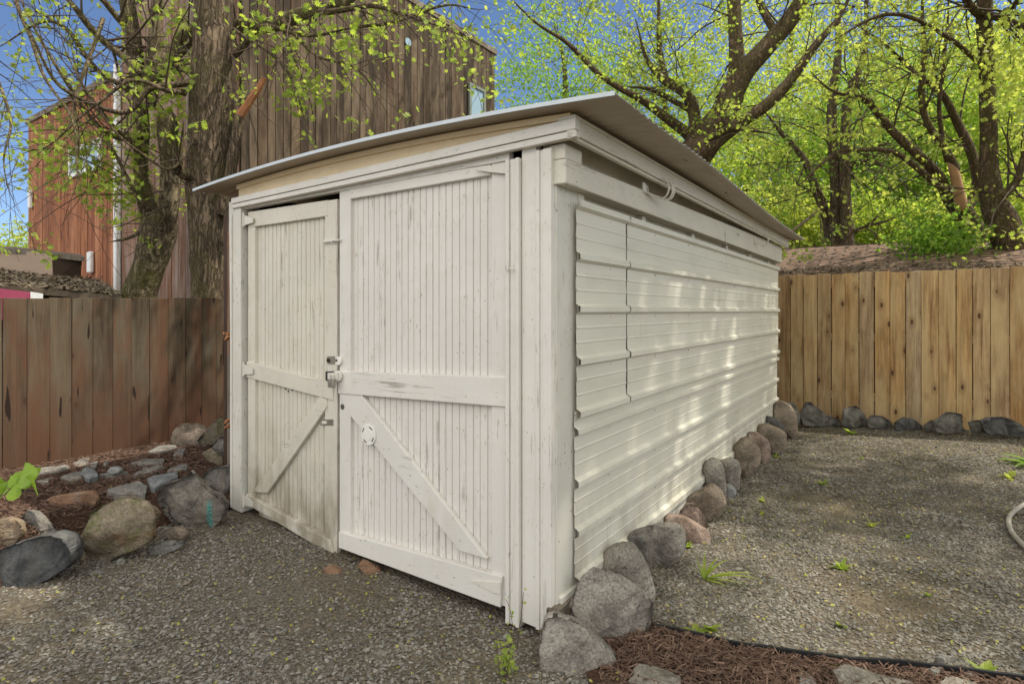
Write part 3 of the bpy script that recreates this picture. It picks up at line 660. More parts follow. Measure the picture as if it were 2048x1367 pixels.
m.build("window_frame", M['trim'], w)
y0, z0 = on_side(812, 86); m = MB(); A = np.linspace(0, 2 * math.pi, 17)[:-1]
m.prismx([(y0 + .06 * math.cos(a), z0 + .06 * math.sin(a)) for a in A], .033, .05); m.build("round_window", M['glass'], house)
for (u, v, a, b) in ((190, 525, .07, .16), (69, 400, .05, .16)):
    x0, z0 = on_front(u, v); MB().box(x0 - a, x0 + a, -.09, -.033, z0 - b, z0 + b).build("meter_box", M['gutter'], house, .015)

# low outbuilding whose roof shows over the left fence
ob = empty("outbuilding", (-4.6, 5.6, 0)); tag(ob, "low outbuilding with a litter covered roof and pink gable behind the left fence", "outbuilding")
inv = Vector((4.6, -5.6, 0))
def Q(u, v, Y): return tuple(P(u, v, Y) + inv)
def slab(mb, a, b, c, d, th): return mb.hexa([(p[0], p[1], p[2] - th) for p in (a, b, c, d)] + [a, b, c, d])
ra, rb, rc, rd = Q(-260, 548, 4.55), Q(243, 592, 5.45), Q(196, 562, 6.9), Q(-260, 514, 6.6)
slab(MB(), ra, rb, rc, rd, .05).build("roof", M['litter'], ob)
m = MB(); a, b = Vector(ra), Vector(rb); m.hexa([tuple(p) for p in (a + Vector((0, .1, -1.9)), b + Vector((-.15, .1, -1.6)), b + Vector((-.3, 1.0, -1.6)), a + Vector((0, 1.2, -1.9)), a + Vector((0, .1, -.055)), b + Vector((-.15, .1, -.055)), b + Vector((-.3, 1.0, -.04)), a + Vector((0, 1.2, -.04)))]); m.build("wall", M['brown_end'], ob)
m = MB(); m.hexa([Q(-200, 640, 4.58), Q(62, 640, 4.78), Q(62, 640, 4.84), Q(-200, 640, 4.66), Q(-200, 553, 4.58), Q(62, 584, 4.78), Q(62, 584, 4.84), Q(-200, 553, 4.66)]); m.build("gable_wall", M['pink'], ob)
m = MB(); m.hexa([Q(61, 640, 4.74), Q(86, 640, 4.78), Q(86, 640, 4.84), Q(61, 640, 4.8), Q(61, 583, 4.74), Q(86, 587, 4.78), Q(86, 587, 4.84), Q(61, 583, 4.8)]); m.build("corner_trim", M['gutter'], ob)
m = MB(); m.hexa([Q(-260, 560, 6.4), Q(106, 560, 6.7), Q(106, 556, 6.9), Q(-260, 556, 6.8), Q(-260, 470, 6.4), Q(104, 508, 6.7), Q(104, 508, 6.9), Q(-260, 470, 6.8)]); m.build("upper_wall", M['tan'], ob)
m = MB(); m.hexa([Q(107, 560, 6.7), Q(160, 562, 6.9), Q(160, 560, 7.3), Q(107, 560, 7.2), Q(102, 509, 6.7), Q(165, 517, 6.9), Q(165, 517, 7.3), Q(102, 509, 7.2)]); m.build("upper_end", M['brown_end'], ob)  # end face coloured dark for the shade on it, unlike the tan wall
slab(MB(), Q(-260, 466, 6.3), Q(170, 514, 6.8), Q(160, 508, 7.6), Q(-260, 462, 7.3), .05).build("upper_roof", M['oldwood'], ob)
# garages behind the cedar fence
gl = W2L(*P(1560, 545, 7.9).xy); ga = empty("brown_garage", tuple(L2W(gl[0] - 1.5, gl[1] + .5, 0)), ROT); tag(ga, "low garage with brown shingle roof just behind the cedar fence", "garage")
pit = math.atan2(.68, 2.0); gwid = 4.4
m = MB(); m.hexa([(0, 0, -.06), (gwid, 0, -.06), (gwid, 2.2, -.06), (0, 2.2, -.06), (0, 0, 0), (gwid, 0, 0), (gwid, 2.2, 0), (0, 2.2, 0)])
r = m.build("roof", M['shingle'], ga); r.location = (0, 0, 1.80); r.rotation_euler = (pit, 0, 0)
m = MB(); m.box(.1, gwid - .15, .3, 3.6, 0, 1.75); m.build("wall", M['brown_end'], ga)
m = MB(); m.hexa([(0, 0, -.06), (gwid, 0, -.06), (gwid, 2.2, -.06), (0, 2.2, -.06), (0, 0, 0), (gwid, 0, 0), (gwid, 2.2, 0), (0, 2.2, 0)])
r = m.build("roof", M['shingle'], ga); r.location = (gwid, 4.12, 1.80); r.rotation_euler = (pit, 0, math.pi)
g2 = empty("far_house", (6.6, 15.5, 0), ROT); tag(g2, "grey sided house with brown roof hidden behind the far trees", "house")
m = MB()
for k in range(22): m.hexa([(0, -.012, k * .13), (5.5, -.012, k * .13), (5.5, .1, k * .13), (0, .1, k * .13), (0, 0, k * .13 + .128), (5.5, 0, k * .13 + .128), (5.5, .1, k * .13 + .128), (0, .1, k * .13 + .128)])
m.box(0, 5.5, .1, 4, 0, 2.86); m.build("wall", M['greywall'], g2)
m = MB(); m.hexa([(-.3, -.3, 2.87), (5.8, -.3, 2.87), (5.8, 2, 3.9), (-.3, 2, 3.9), (-.3, -.3, 2.95), (5.8, -.3, 2.95), (5.8, 2, 3.98), (-.3, 2, 3.98)]); m.build("roof", M['shingle'], g2)

# ------------------------------------------------------------------ rocks
M['r_grey'] = rock_mat("grey_granite", (.22, .195, .165), (.37, .335, .285), fleck=.6)
M['r_brown'] = rock_mat("brown_granite", (.20, .155, .115), (.34, .275, .21), fleck=.5)
M['r_pink'] = rock_mat("pinkish_stone", (.24, .165, .125), (.38, .29, .235), fleck=.35)
M['r_dark'] = rock_mat("dark_basalt", (.065, .062, .058), (.15, .145, .132), (.19, .17, .145), fleck=.35)
M['r_basalt'] = rock_mat("grey_basalt", (.13, .12, .105), (.25, .23, .20), (.19, .15, .11), fleck=.35)
M['r_tan'] = rock_mat("tan_mossy_stone", (.20, .16, .105), (.34, .28, .20), moss=1.0, fleck=.45, rust=1.0)
M['r_teal'] = rock_mat("grey_stone_with_paint", (.135, .12, .105), (.29, .26, .215), (.20, .155, .105), fleck=.35, paintline=.10)
M['r_slate'] = rock_mat("dark_slate_boulder", (.06, .062, .064), (.15, .15, .145), (.11, .095, .075), fleck=.2, bedding=True)
M['r_orange'] = rock_mat("orange_brown_stone", (.24, .125, .07), (.34, .22, .14), (.25, .21, .18), fleck=.25, bedding=True)
M['r_ochre'] = rock_mat("ochre_stone", (.22, .15, .09), (.30, .24, .17), (.30, .17, .09), fleck=.25, bedding=True)
M['r_moss'] = rock_mat("mossy_boulder", (.13, .11, .075), (.21, .18, .13), moss=.95, fleck=.3)
M['r_light'] = rock_mat("pale_cobble", (.26, .26, .245), (.38, .38, .355), fleck=.3)
M['flag'] = rock_mat("grey_flagstone", (.19, .18, .16), (.30, .285, .25), (.20, .15, .11), fleck=.3, bedding=True)
M['flag_blue'] = rock_mat("bluish_flagstone", (.18, .19, .19), (.27, .285, .28), fleck=.25, bedding=True)
M['flag_tan'] = rock_mat("tan_fractured_stone", (.22, .19, .15), (.36, .325, .27), fleck=.4)
def crop(pts, s, ox, oy): return [(ox + u / s, oy + v / s) for u, v in pts]
def ico(n):
    bm = bmesh.new(); bmesh.ops.create_icosphere(bm, subdivisions=n, radius=1); v = np.array([x.co for x in bm.verts]); f = np.array([[y.index for y in x.verts] for x in bm.faces]); bm.free(); return v, f
ICO = {k: ico(k) for k in (3, 4, 5)}
def rock(name, label, outline, mat, Y=None, thick=.8, seed=0, cuts=5, rough=.05, group=None, sink=.02, cat=None, det=None):
    vb = max(v for u, v in outline)
    if Y is None:
        Yc = 3.0
        for _ in range(8):
            u = sum(q[0] for q in outline) / len(outline); z = gh((u - CU) / FPX * Yc, Yc); Yc = (CAMZ - z) * FPX / (vb - HV)
    else: Yc = Y
    w = (max(u for u, v in outline) - min(u for u, v in outline)) / FPX * Yc; h = (vb - min(v for u, v in outline)) / FPX * Yc
    dp = thick * min(w, h) * .5
    if Y is None: Yc += dp * .35
    if group and group.startswith('border'):
        um = (max(u for u, v in outline) + min(u for u, v in outline)) / 2; q_ = (um - CU) / FPX; dp = min(dp, .11)
        if W2L(q_ * Yc, Yc)[0] < dp + .035: Yc = (XA @ C0 + dp + .035) / (XA[0] * q_ + XA[1])
    p = np.array([((u - CU) / FPX * Yc, CAMZ + (HV - v) / FPX * Yc) for u, v in outline]); c = (p.min(0) + p.max(0)) / 2
    a = p - c; e = np.roll(a, -1, 0); TH = np.linspace(-math.pi, math.pi, 181); R = np.zeros(181)
    for k, t in enumerate(TH):
        d = np.array([math.cos(t), math.sin(t)]); best = 0
        for s, q in zip(a, e):
            m_ = np.array([[d[0], s[0] - q[0]], [d[1], s[1] - q[1]]]); det_ = np.linalg.det(m_)
            if abs(det_) < 1e-12: continue
            x = np.linalg.solve(m_, s)
            if x[0] > best and -1e-6 <= x[1] <= 1 + 1e-6: best = x[0]
        R[k] = best
    V, F = ICO[det or (5 if max(w, h) / Yc > .09 else 4)]; rg = np.random.default_rng(seed); size = min(w, h) * .5
    rho = np.sqrt(V[:, 0] ** 2 + V[:, 2] ** 2); th = np.arctan2(V[:, 2], V[:, 0]); r = np.interp(th, TH, R) * rho ** .5
    o = np.stack([r * np.cos(th), np.sign(V[:, 1]) * dp * np.abs(V[:, 1]) ** .8, r * np.sin(th)], -1); o0 = o.copy(); keep = np.clip((rho - .72) / .24, 0, 1)[:, None]; keep = keep * keep * (3 - 2 * keep)
    for _ in range(cuts * 2 if cuts > 2 else cuts):    # flat broken faces
        n = rg.normal(size=3); n[1] = -abs(n[1]) * 1.6 - .8 if rg.random() < .85 else abs(n[1]) + .8; n[2] = abs(n[2]) * rg.choice([1, 1, -.6]); n /= np.linalg.norm(n)
        s = o @ n; lim = s.max() * (rg.uniform(.40, .74) if cuts > 4 else rg.uniform(.55, .8) if cuts > 2 else rg.uniform(.7, .85)); ov = np.maximum(0, s - lim); o -= ov[:, None] * n * .93
    if cuts > 2:
        for _ in range(16):                            # smaller chipped planes all round
            n = rg.normal(size=3); n[1] = np.sign(n[1]) * (abs(n[1]) + .9); n /= np.linalg.norm(n); s = o @ n; lim = s.max() * rg.uniform(.80, .94); o -= np.maximum(0, s - lim)[:, None] * n * .95
    yc = np.where(np.abs(o[:, 1]) < np.abs(o0[:, 1]), o[:, 1], o0[:, 1]); o = o * (1 - keep) + o0 * keep; o[:, 1] = yc   # the outline stays
    off = Vector(rg.uniform(0, 50, 3)); nm = V * [1, 1, 1]
    disp = np.array([mnoise.fractal(Vector(q / size) * .9 + off, 1.0, 2.1, 6) * .9 + .45 * abs(mnoise.noise(Vector(q / size) * 2.2 + off)) - .15 for q in o])
    if cuts > 2: disp = disp * .55 + np.array([.6 * (mnoise.voronoi(Vector(q / size) * 1.6 + off)[0][1] - mnoise.voronoi(Vector(q / size) * 1.6 + off)[0][0] - .3) + .45 * mnoise.noise(Vector(q / size) * 7 + off) + .3 * mnoise.noise(Vector(q / size) * 15 + off) for q in o])
    o += nm * (disp * rough * size)[:, None]
    base = o[:, 2].min(); gap = c[1] + base - gh(c[0], Yc)
    if group and group.startswith('border') and 0 < gap < .2 and name != 'boulder' or 'wide rounded' in label:
        o[:, 2] *= np.where(o[:, 2] < 0, (base - max(gap, 0)) / base, 1)[:]; base = o[:, 2].min()
    o_ = o - [0, 0, base]
    me = mesh_np(name, o_, F); ob_ = link(name, me, mat, smooth_=True); ob_.location = (c[0], Yc, c[1] + base - sink)
    return tag(ob_, label, cat or ("boulder" if name == "boulder" else "rock"), group)
A = lambda pts: crop(pts, 3.413, 950, 967)
B = lambda pts: crop(pts, 4.557, 1340, 820)
L = lambda pts: crop(pts, 3.6, 0, 820)
K = lambda pts: crop(pts, 3.413, 1448, 767)
G1 = "border stones along the metal side of the shed"; G2 = "boulders holding the rock bed"; G3 = "rocks along the cedar fence"
rock("boulder", "large grey boulder at the shed corner, lowest of the stone border", A([(450, 960), (480, 870), (560, 858), (640, 880), (760, 950), (960, 1140), (970, 1230), (900, 1330), (860, 1400), (480, 1400), (440, 1200), (438, 1080)]), M['r_grey'], 2.24, .95, 11, 5, .05, G1)
rock("boulder", "big blocky grey boulder resting on the corner boulder of the border", A([(690, 700), (730, 620), (810, 560), (950, 600), (1120, 710), (1215, 805), (1215, 920), (1170, 1010), (1110, 1090), (1020, 1130), (960, 1100), (900, 1040), (830, 1000), (740, 950), (650, 880), (640, 845)]), M['r_grey'], 2.45, .75, 12, 6, .05, G1, 0)
rock("rock", "tall egg-shaped grey stone leaning just behind the blocky boulder", A([(845, 555), (880, 460), (940, 400), (1020, 375), (1090, 385), (1150, 450), (1190, 540), (1225, 650), (1220, 710), (1180, 735), (1060, 740), (920, 680)]), M['r_grey'], None, .6, 13, 2, .05, G1)
rock("rock", "small rough wedge stone against the siding, beside a wide grey stone", A([(1040, 360), (1060, 310), (1150, 270), (1210, 255), (1215, 350), (1200, 440), (1180, 460), (1120, 410)]), M['r_basalt'], 3.12, .7, 14, 5, .08, G1)
rock("rock", "wide rounded grey stone in the border, third large one from the corner", A([(1208, 255), (1330, 240), (1400, 252), (1437, 300), (1435, 400), (1380, 490), (1300, 550), (1220, 560), (1190, 470), (1200, 340)]), M['r_grey'], None, .75, 15, 3, .04, G1)
rock("rock", "rough pinkish stone upright behind the smooth pink slab", A([(1400, 170), (1450, 110), (1500, 115), (1560, 180), (1592, 240), (1570, 290), (1480, 260), (1390, 200)]), M['r_pink'], 3.62, .6, 16, 5, .08, G1)
rock("rock", "smooth slanting pink slab stone in the border", A([(1288, 200), (1330, 183), (1420, 192), (1500, 235), (1590, 290), (1612, 335), (1590, 380), (1540, 400), (1450, 380), (1350, 330), (1290, 250)]), M['r_pink'], None, .7, 17, 2, .04, G1)
rock("rock", "broad brown grainy stone in the border with a sunlit edge", B([(108, 830), (160, 765), (300, 690), (400, 640), (460, 680), (500, 780), (500, 835), (470, 890), (400, 960), (340, 960), (260, 870), (180, 830)]), M['r_brown'], None, .6, 18, 3, .05, G1)
rock("rock", "thin pale stone edge pressed behind the broad brown stone", B([(400, 640), (470, 630), (511, 660), (512, 790), (495, 830), (440, 760)]), M['r_pink'], 4.12, .6, 19, 2, .04, G1)
rock("rock", "small round light grey cobble beside the broad brown stone", B([(500, 650), (555, 643), (600, 700), (592, 745), (545, 782), (505, 785), (490, 720)]), M['r_light'], None, .95, 20, 0, .03, G1)
rock("rock", "upright smooth grey stone, tallest in the middle of the border", B([(303, 500), (325, 440), (390, 403), (450, 420), (490, 500), (512, 640), (400, 720), (325, 660)]), M['r_grey'], 4.42, .6, 21, 1, .03, G1)
rock("rock", "squat grey stone right behind the upright smooth stone", B([(465, 430), (560, 405), (620, 430), (640, 500), (622, 630), (530, 648), (500, 600), (480, 500)]), M['r_grey'], None, .8, 22, 2, .04, G1)
rock("rock", "long brown stone tilted against its neighbour in the border", B([(590, 400), (700, 300), (770, 263), (815, 330), (816, 430), (760, 510), (700, 566), (640, 562), (630, 470), (600, 420)]), M['r_brown'], None, .7, 23, 2, .04, G1)
rock("rock", "domed brown stone close to the siding behind the long tilted stone", B([(588, 380), (600, 300), (660, 230), (720, 215), (775, 250), (770, 330), (620, 420)]), M['r_brown'], 5.35, .7, 24, 1, .04, G1)
rock("rock", "greyish pink lumpy stone with a weed at its foot", B([(708, 215), (720, 175), (800, 178), (880, 240), (917, 290), (900, 330), (840, 335), (780, 290)]), M['r_pink'], None, .8, 25, 3, .06, G1)
rock("rock", "broad brown boulder near the far end of the border", B([(793, 170), (820, 108), (900, 103), (1000, 140), (1052, 190), (1040, 262), (970, 297), (910, 285), (850, 230)]), M['r_brown'], None, .8, 26, 2, .04, G1)
rock("rock", "dark slim stone lying behind the broad brown boulder", B([(868, 80), (890, 33), (950, 45), (1030, 110), (1057, 170), (1040, 185), (960, 135)]), M['r_dark'], 6.15, .7, 27, 2, .04, G1)
rock("rock", "pale cracked slim stone leaning at the far end of the border", B([(1003, 60), (1040, 26), (1100, 75), (1150, 150), (1168, 182), (1110, 172), (1040, 115)]), M['flag_tan'], 6.25, .7, 28, 3, .05, G1)
rock("rock", "tall grey-brown stone at the shed's far corner", K([(332, 200), (345, 110), (400, 102), (450, 130), (490, 190), (496, 250), (470, 270), (380, 240)]), M['r_brown'], 6.52, .6, 29, 1, .04, G1)
rock("rock", "dark stone wedged between the shed's far corner and the fence", K([(430, 115), (480, 112), (515, 190), (522, 262), (490, 262), (450, 240)]), M['r_basalt'], 6.72, .6, 30, 4, .06, G3)
rock("rock", "pointed dark grey rock, first along the cedar fence", K([(518, 200), (570, 103), (640, 150), (700, 200), (780, 218), (797, 265), (720, 282), (600, 278), (530, 268)]), M['r_basalt'], 6.72, .7, 31, 7, .07, G3)
rock("rock", "squarish dark rock with weeds in front, by the cedar fence", K([(795, 275), (815, 158), (900, 138), (960, 190), (987, 265), (900, 290)]), M['r_basalt'], 6.6, .7, 32, 7, .07, G3)
rock("rock", "low dark rock half buried between two weeds at the fence", K([(968, 250), (1010, 200), (1080, 208), (1140, 245), (1152, 295), (990, 290)]), M['r_basalt'], 6.45, .7, 33, 6, .07, G3)
rock("rock", "low pitted basalt rock in the middle of the fence row", K([(1162, 260), (1220, 212), (1290, 225), (1350, 270), (1352, 305), (1175, 305)]), M['r_dark'], 6.28, .8, 34, 5, .07, G3)
rock("rock", "small dark brown rock touching the tallest fence rock", K([(1355, 270), (1420, 233), (1455, 250), (1445, 322), (1370, 308)]), M['r_basalt'], 6.18, .7, 35, 6, .06, G3)
rock("rock", "tallest grey rock of the fence row, peaked top", K([(1425, 250), (1540, 178), (1620, 193), (1642, 322), (1500, 328), (1438, 312)]), M['r_basalt'], 6.0, .7, 36, 7, .05, G3)
rock("rock", "thin slanted slab rock standing in the fence row", K([(1665, 245), (1735, 232), (1805, 330), (1700, 330)]), M['r_basalt'], 5.85, .5, 37, 5, .05, G3)
rock("rock", "wide dark flat-topped rock at the end of the fence row", K([(1742, 240), (1800, 213), (1920, 213), (2010, 253), (2060, 300), (2055, 350), (1800, 335)]), M['r_dark'], 5.72, .6, 38, 6, .06, G3)
# left side
rock("boulder", "large tan boulder with a moss patch and rusty ledge", L([(555, 900), (620, 810), (640, 710), (760, 650), (860, 605), (960, 595), (1060, 640), (1142, 710), (1110, 790), (1110, 900), (1060, 950), (960, 990), (840, 1030), (760, 1090), (640, 1122), (612, 1060), (570, 960)]), M['r_tan'], 3.12, .7, 41, 8, .07, G2)
rock("boulder", "pointed grey boulder with a teal paint mark", L([(1148, 580), (1185, 520), (1290, 470), (1385, 408), (1440, 480), (1520, 570), (1600, 620), (1642, 650), (1610, 740), (1540, 830), (1440, 892), (1380, 860), (1290, 805), (1200, 720), (1160, 650)]), M['r_teal'], 3.5, .7, 42, 9, .08, G2)
rock("boulder", "long dark slate boulder running out of the photo", L([(-160, 1040), (-60, 1000), (100, 930), (300, 870), (430, 845), (520, 870), (566, 950), (550, 1040), (480, 1110), (350, 1190), (180, 1270), (20, 1330), (-120, 1345), (-180, 1200)]), M['r_slate'], 2.92, .7, 43, 6, .05, G2)
rock("rock", "grey wedge rock lying on the long dark boulder", L([(128, 775), (200, 690), (262, 700), (370, 790), (425, 850), (300, 868), (150, 908), (120, 870)]), M['r_basalt'], 3.16, .8, 44, 6, .05, G2)
rock("rock", "ochre layered rock next to the grey wedge rock", L([(-60, 760), (60, 745), (120, 770), (167, 850), (120, 925), (0, 985), (-70, 970)]), M['r_ochre'], 3.02, .8, 45, 6, .06, G2)
rock("rock", "flat orange-brown stone behind the tan boulder", L([(335, 610), (400, 588), (560, 563), (660, 553), (707, 610), (680, 672), (560, 722), (400, 738), (345, 690)]), M['r_orange'], 3.45, 1.0, 46, 4, .05, G2)
rock("boulder", "grey block wedged against the shed's door post", L([(1448, 460), (1510, 400), (1660, 368), (1672, 500), (1640, 622), (1580, 605), (1500, 525)]), M['r_basalt'], 3.86, .6, 47, 6, .04, G2)
rock("rock", "small smooth brown stone at the foot of the pointed boulder", L([(1188, 855), (1250, 813), (1330, 823), (1362, 862), (1340, 905), (1220, 910)]), M['r_brown'], 3.33, .9, 48, 0, .04, G2)
rock("rock", "flat grey slab lying on the gravel before the pointed boulder", L([(1070, 1000), (1100, 950), (1200, 908), (1352, 918), (1280, 972), (1130, 1022)]), M['flag'], 3.2, 1.3, 49, 5, .05, G2)
rock("rock", "small pale stone under the tan boulder's edge", L([(828, 1065), (860, 1038), (907, 1050), (890, 1092), (845, 1100)]), M['flag'], None, .9, 50, 4, .05, G2)
rock("rock", "little grey stone beside fallen yellow petals", L([(660, 1142), (690, 1122), (735, 1130), (730, 1160), (680, 1162)]), M['flag'], None, .9, 51, 2, .05, G2)
rock("boulder", "brown boulder with a pale chipped top against the weathered fence", L([(1213, 200), (1240, 130), (1300, 83), (1400, 73), (1480, 90), (1510, 200), (1490, 290), (1400, 300), (1250, 260)]), M['r_brown'], 4.75, .7, 52, 6, .06, G2)
rock("boulder", "mossy tilted boulder by the shed's left edge", L([(1423, 200), (1500, 100), (1590, 22), (1620, 60), (1612, 160), (1530, 235), (1450, 230)]), M['r_moss'], 4.6, .6, 53, 6, .05, G2)
rock("rock", "dark stone below the mossy tilted boulder", L([(1530, 240), (1600, 160), (1625, 260), (1612, 320), (1560, 290)]), M['r_basalt'], 4.42, .7, 54, 5, .05, G2)
rock("rock", "angular tan rock behind the grey block", L([(1455, 285), (1520, 252), (1610, 340), (1600, 385), (1500, 345)]), M['r_tan'], 4.25, .7, 55, 6, .05, G2)
rock("rock", "small brown brick-like stone under the wide white door", [(714, 1122), (724, 1112), (762, 1130), (764, 1146), (738, 1142)], M['r_orange'], None, 1.0, 56, 3, .05, None)
rock("rock", "flat reddish stone sunk in gravel before the door gap", [(646, 1128), (662, 1122), (684, 1134), (682, 1146), (654, 1142)], M['r_orange'], None, 1.2, 57, 2, .05, None)
rock("rock", "pale pebble at the foot of the thin seedling", [(1006, 1262), (1014, 1256), (1022, 1262), (1020, 1274), (1008, 1274)], M['r_light'], None, 1, 58, 0, .03)
rock("rock", "small tan stone by the door post's foot", L([(1600, 760), (1640, 735), (1690, 745), (1680, 775), (1610, 778)]), M['flag_tan'], None, 1.1, 59, 3, .05, None)
# flat stones
def flag(label, pix, mat, zf, th, grp, seed, lift=.012):
    p = []
    for u, v in pix:
        z = .22
        for _ in range(10):
            Y = (CAMZ - z) * FPX / (v - HV); z = zf((u - CU) / FPX * Y, Y) + lift
        p.append(((u - CU) / FPX * Y, Y, z))
    c = np.mean(p, 0); rg = np.random.default_rng(seed); Q_ = []
    for (a, b) in zip(p, p[1:] + p[:1]):               # ragged outline
        for t in (0, .33, .66):
            q = np.array(a) * (1 - t) + np.array(b) * t; Q_.append(q - c + np.append(rg.normal(0, .004, 2), 0))
    if sum(Q_[i][0] * Q_[(i + 1) % len(Q_)][1] - Q_[(i + 1) % len(Q_)][0] * Q_[i][1] for i in range(len(Q_))) < 0: Q_ = Q_[::-1]
    n = len(Q_); vs = [tuple(q * [1.02, 1.02, 1] - [0, 0, th]) for q in Q_] + [tuple(q) for q in Q_] + [tuple(q * [.86, .86, 1] + [0, 0, .006 + rg.normal(0, .003)]) for q in Q_] + [(0, 0, .008)]
    f = [(i, (i + 1) % n, (i + 1) % n + n, i + n) for i in range(n)] + [(i + n, (i + 1) % n + n, (i + 1) % n + 2 * n, i + 2 * n) for i in range(n)] + [(i + 2 * n, (i + 1) % n + 2 * n, 3 * n) for i in range(n)]
    me = bpy.data.meshes.new("flagstone"); me.from_pydata(vs, [], f); o = link("flagstone", me, mat); o.location = tuple(c)
    return tag(o, label, "flagstone", grp)
G4 = "flat stones set in the mulch bed"
FS = [("long flat stone nearest the left end of the weathered fence", [(210, 455), (280, 415), (480, 395), (510, 410), (420, 445), (250, 468)], 'flag'),
      ("flat grey stone under the bluish stone", [(440, 482), (560, 440), (600, 440), (590, 492), (520, 508)], 'flag'),
      ("flat stone under the pale oval cobble", [(720, 462), (790, 450), (920, 443), (930, 456), (800, 482)], 'flag'),
      ("long thin flat stone in the middle of the mulch near the fence", [(930, 382), (1040, 355), (1190, 348), (1170, 378), (1000, 398)], 'flag'),
      ("pointed flat stone to the right of the pale cobble", [(960, 462), (1030, 420), (1150, 398), (1187, 410), (1120, 442)], 'flag'),
      ("thick pale slab just left of the pointed boulder's top", [(1065, 490), (1100, 475), (1280, 443), (1277, 478), (1105, 540), (1075, 525)], 'flag_blue'),
      ("thick tan slab above the large tan boulder", [(770, 567), (900, 540), (1000, 508), (1057, 540), (1040, 562), (830, 585)], 'flag'),
      ("flat stone behind the pointed boulder's top", [(1205, 432), (1250, 400), (1360, 388), (1340, 422), (1240, 442)], 'flag'),
      ("short flat stone near the brown boulder by the fence", [(1235, 332), (1280, 275), (1340, 275), (1310, 332)], 'flag'),
      ("flat stone close to the foot of the weathered fence boards", [(520, 382), (590, 350), (645, 343), (630, 387), (560, 408)], 'flag'),
      ("small flat stone left of the pale cobble", [(640, 388), (700, 365), (702, 400), (670, 424)], 'flag'),
      ("tiny flat stone above the pale oval cobble", [(740, 388), (770, 360), (792, 375), (760, 398)], 'flag'),
      ("narrow tan stone sunk in mulch near the elm leaves", [(270, 512), (380, 483), (345, 518)], 'flag_tan'),
      ("long tan stone at the foot of the fence near the brown boulder", [(1060, 302), (1140, 260), (1280, 243), (1250, 282), (1150, 312)], 'flag')]
for i, (lb, px, mt) in enumerate(FS): flag(lb, L(px), M[mt], bed_z, .05 if 'thick' not in lb else .06, G4, 60 + i, .012 if 'thick' not in lb else .04)
flag("bluish flat stone leaning on another beside the pale cobble", L([(575, 445), (620, 403), (690, 440), (712, 470), (640, 494)]), M['flag_blue'], bed_z, .03, G4, 90, .035)
rock("cobble", "pale oval cobble sitting on a flat stone in the mulch", L([(779, 430), (800, 408), (850, 405), (882, 428), (870, 452), (820, 460), (790, 450)]), M['r_light'], 3.93, 1.1, 91, 0, .02, None, 0, "cobble")
D = lambda pts: crop(pts, 2.566, 1250, 1140)
mz = lambda x, y: gh(x, y) + .012
G5 = "flat stones in the bark mulch"
flag("large white-grey flat stone under the black edging", D([(1075, 505), (1130, 480), (1300, 530), (1480, 575), (1300, 640), (1110, 600)]), M['flag_tan'], mz, .05, G5, 92, .015)
flag("pale flat stone right of the large white-grey one", D([(1590, 590), (1650, 543), (1800, 575), (1830, 610), (1700, 640)]), M['flag_tan'], mz, .05, G5, 93, .015)
flag("small brownish flat stone left of the white-grey stone", D([(885, 535), (930, 528), (975, 560), (985, 610), (900, 620)]), M['flag'], mz, .05, G5, 94, .01)
flag("fractured tan flat stone beside the corner boulder", D([(20, 560), (60, 480), (160, 490), (280, 540), (290, 620), (60, 640)]), M['flag_tan'], mz, .06, G5, 95, .015)
for i, (lb, px) in enumerate((("small grey paving chip against the edging", [(1548, 512), (1590, 500), (1640, 512), (1600, 535)]), ("square grey stone chip by the end of the edging", [(1730, 520), (1770, 505), (1810, 530), (1760, 545)]), ("broken grey stone chip in the gravel above the edging", [(1590, 450), (1630, 435), (1700, 445), (1640, 470)]))):
    flag(lb, D(px), M['flag'], gh, .03, None, 96 + i, .022)

# ------------------------------------------------------------------ loose ground cover
rng = np.random.default_rng(7)
OCT = np.array([(1, 0, 0), (.2, .9, .1), (-.95, .15, 0), (-.1, -.85, .05), (.1, .1, .42), (0, 0, -.35)], float)
OCF = np.array([(0, 1, 4), (1, 2, 4), (2, 3, 4), (3, 0, 4), (1, 0, 5), (2, 1, 5), (3, 2, 5), (0, 3, 5)])
def in_view(x, y, m=.34): return (y > 1.5) & (np.abs(x / y) < .887 + m)
def free(x, y):                                        # gravel lies outside the shed, the bed and the mulch
    d = np.stack([x, y], -1) - C0; lx, ly = d @ XA, d @ YA
    ok = ~((lx > -2.44) & (lx < .0) & (ly > .02) & (ly < 5)) & (ly < FB - .02)
    bd = np.array([bed_dist(a, b) if a < -1.6 else -1 for a, b in zip(x, y)]); ok &= ~((bd > .03) & (lx < -2.4)) & ~((lx < -2.44) & (ly > .1))
    ey = np.interp(x, [p[0] for p in EDGE], [p[1] for p in EDGE]); ok &= ~((x > .5) & (y < ey))
    return ok & in_view(x, y)
def ground_pts(n, x0, x1, y0, y1, fn):
    x = rng.uniform(x0, x1, n); y = rng.uniform(y0, y1, n); k = fn(x, y); return x[k], y[k]
V_, F_ = [], []; off = 0
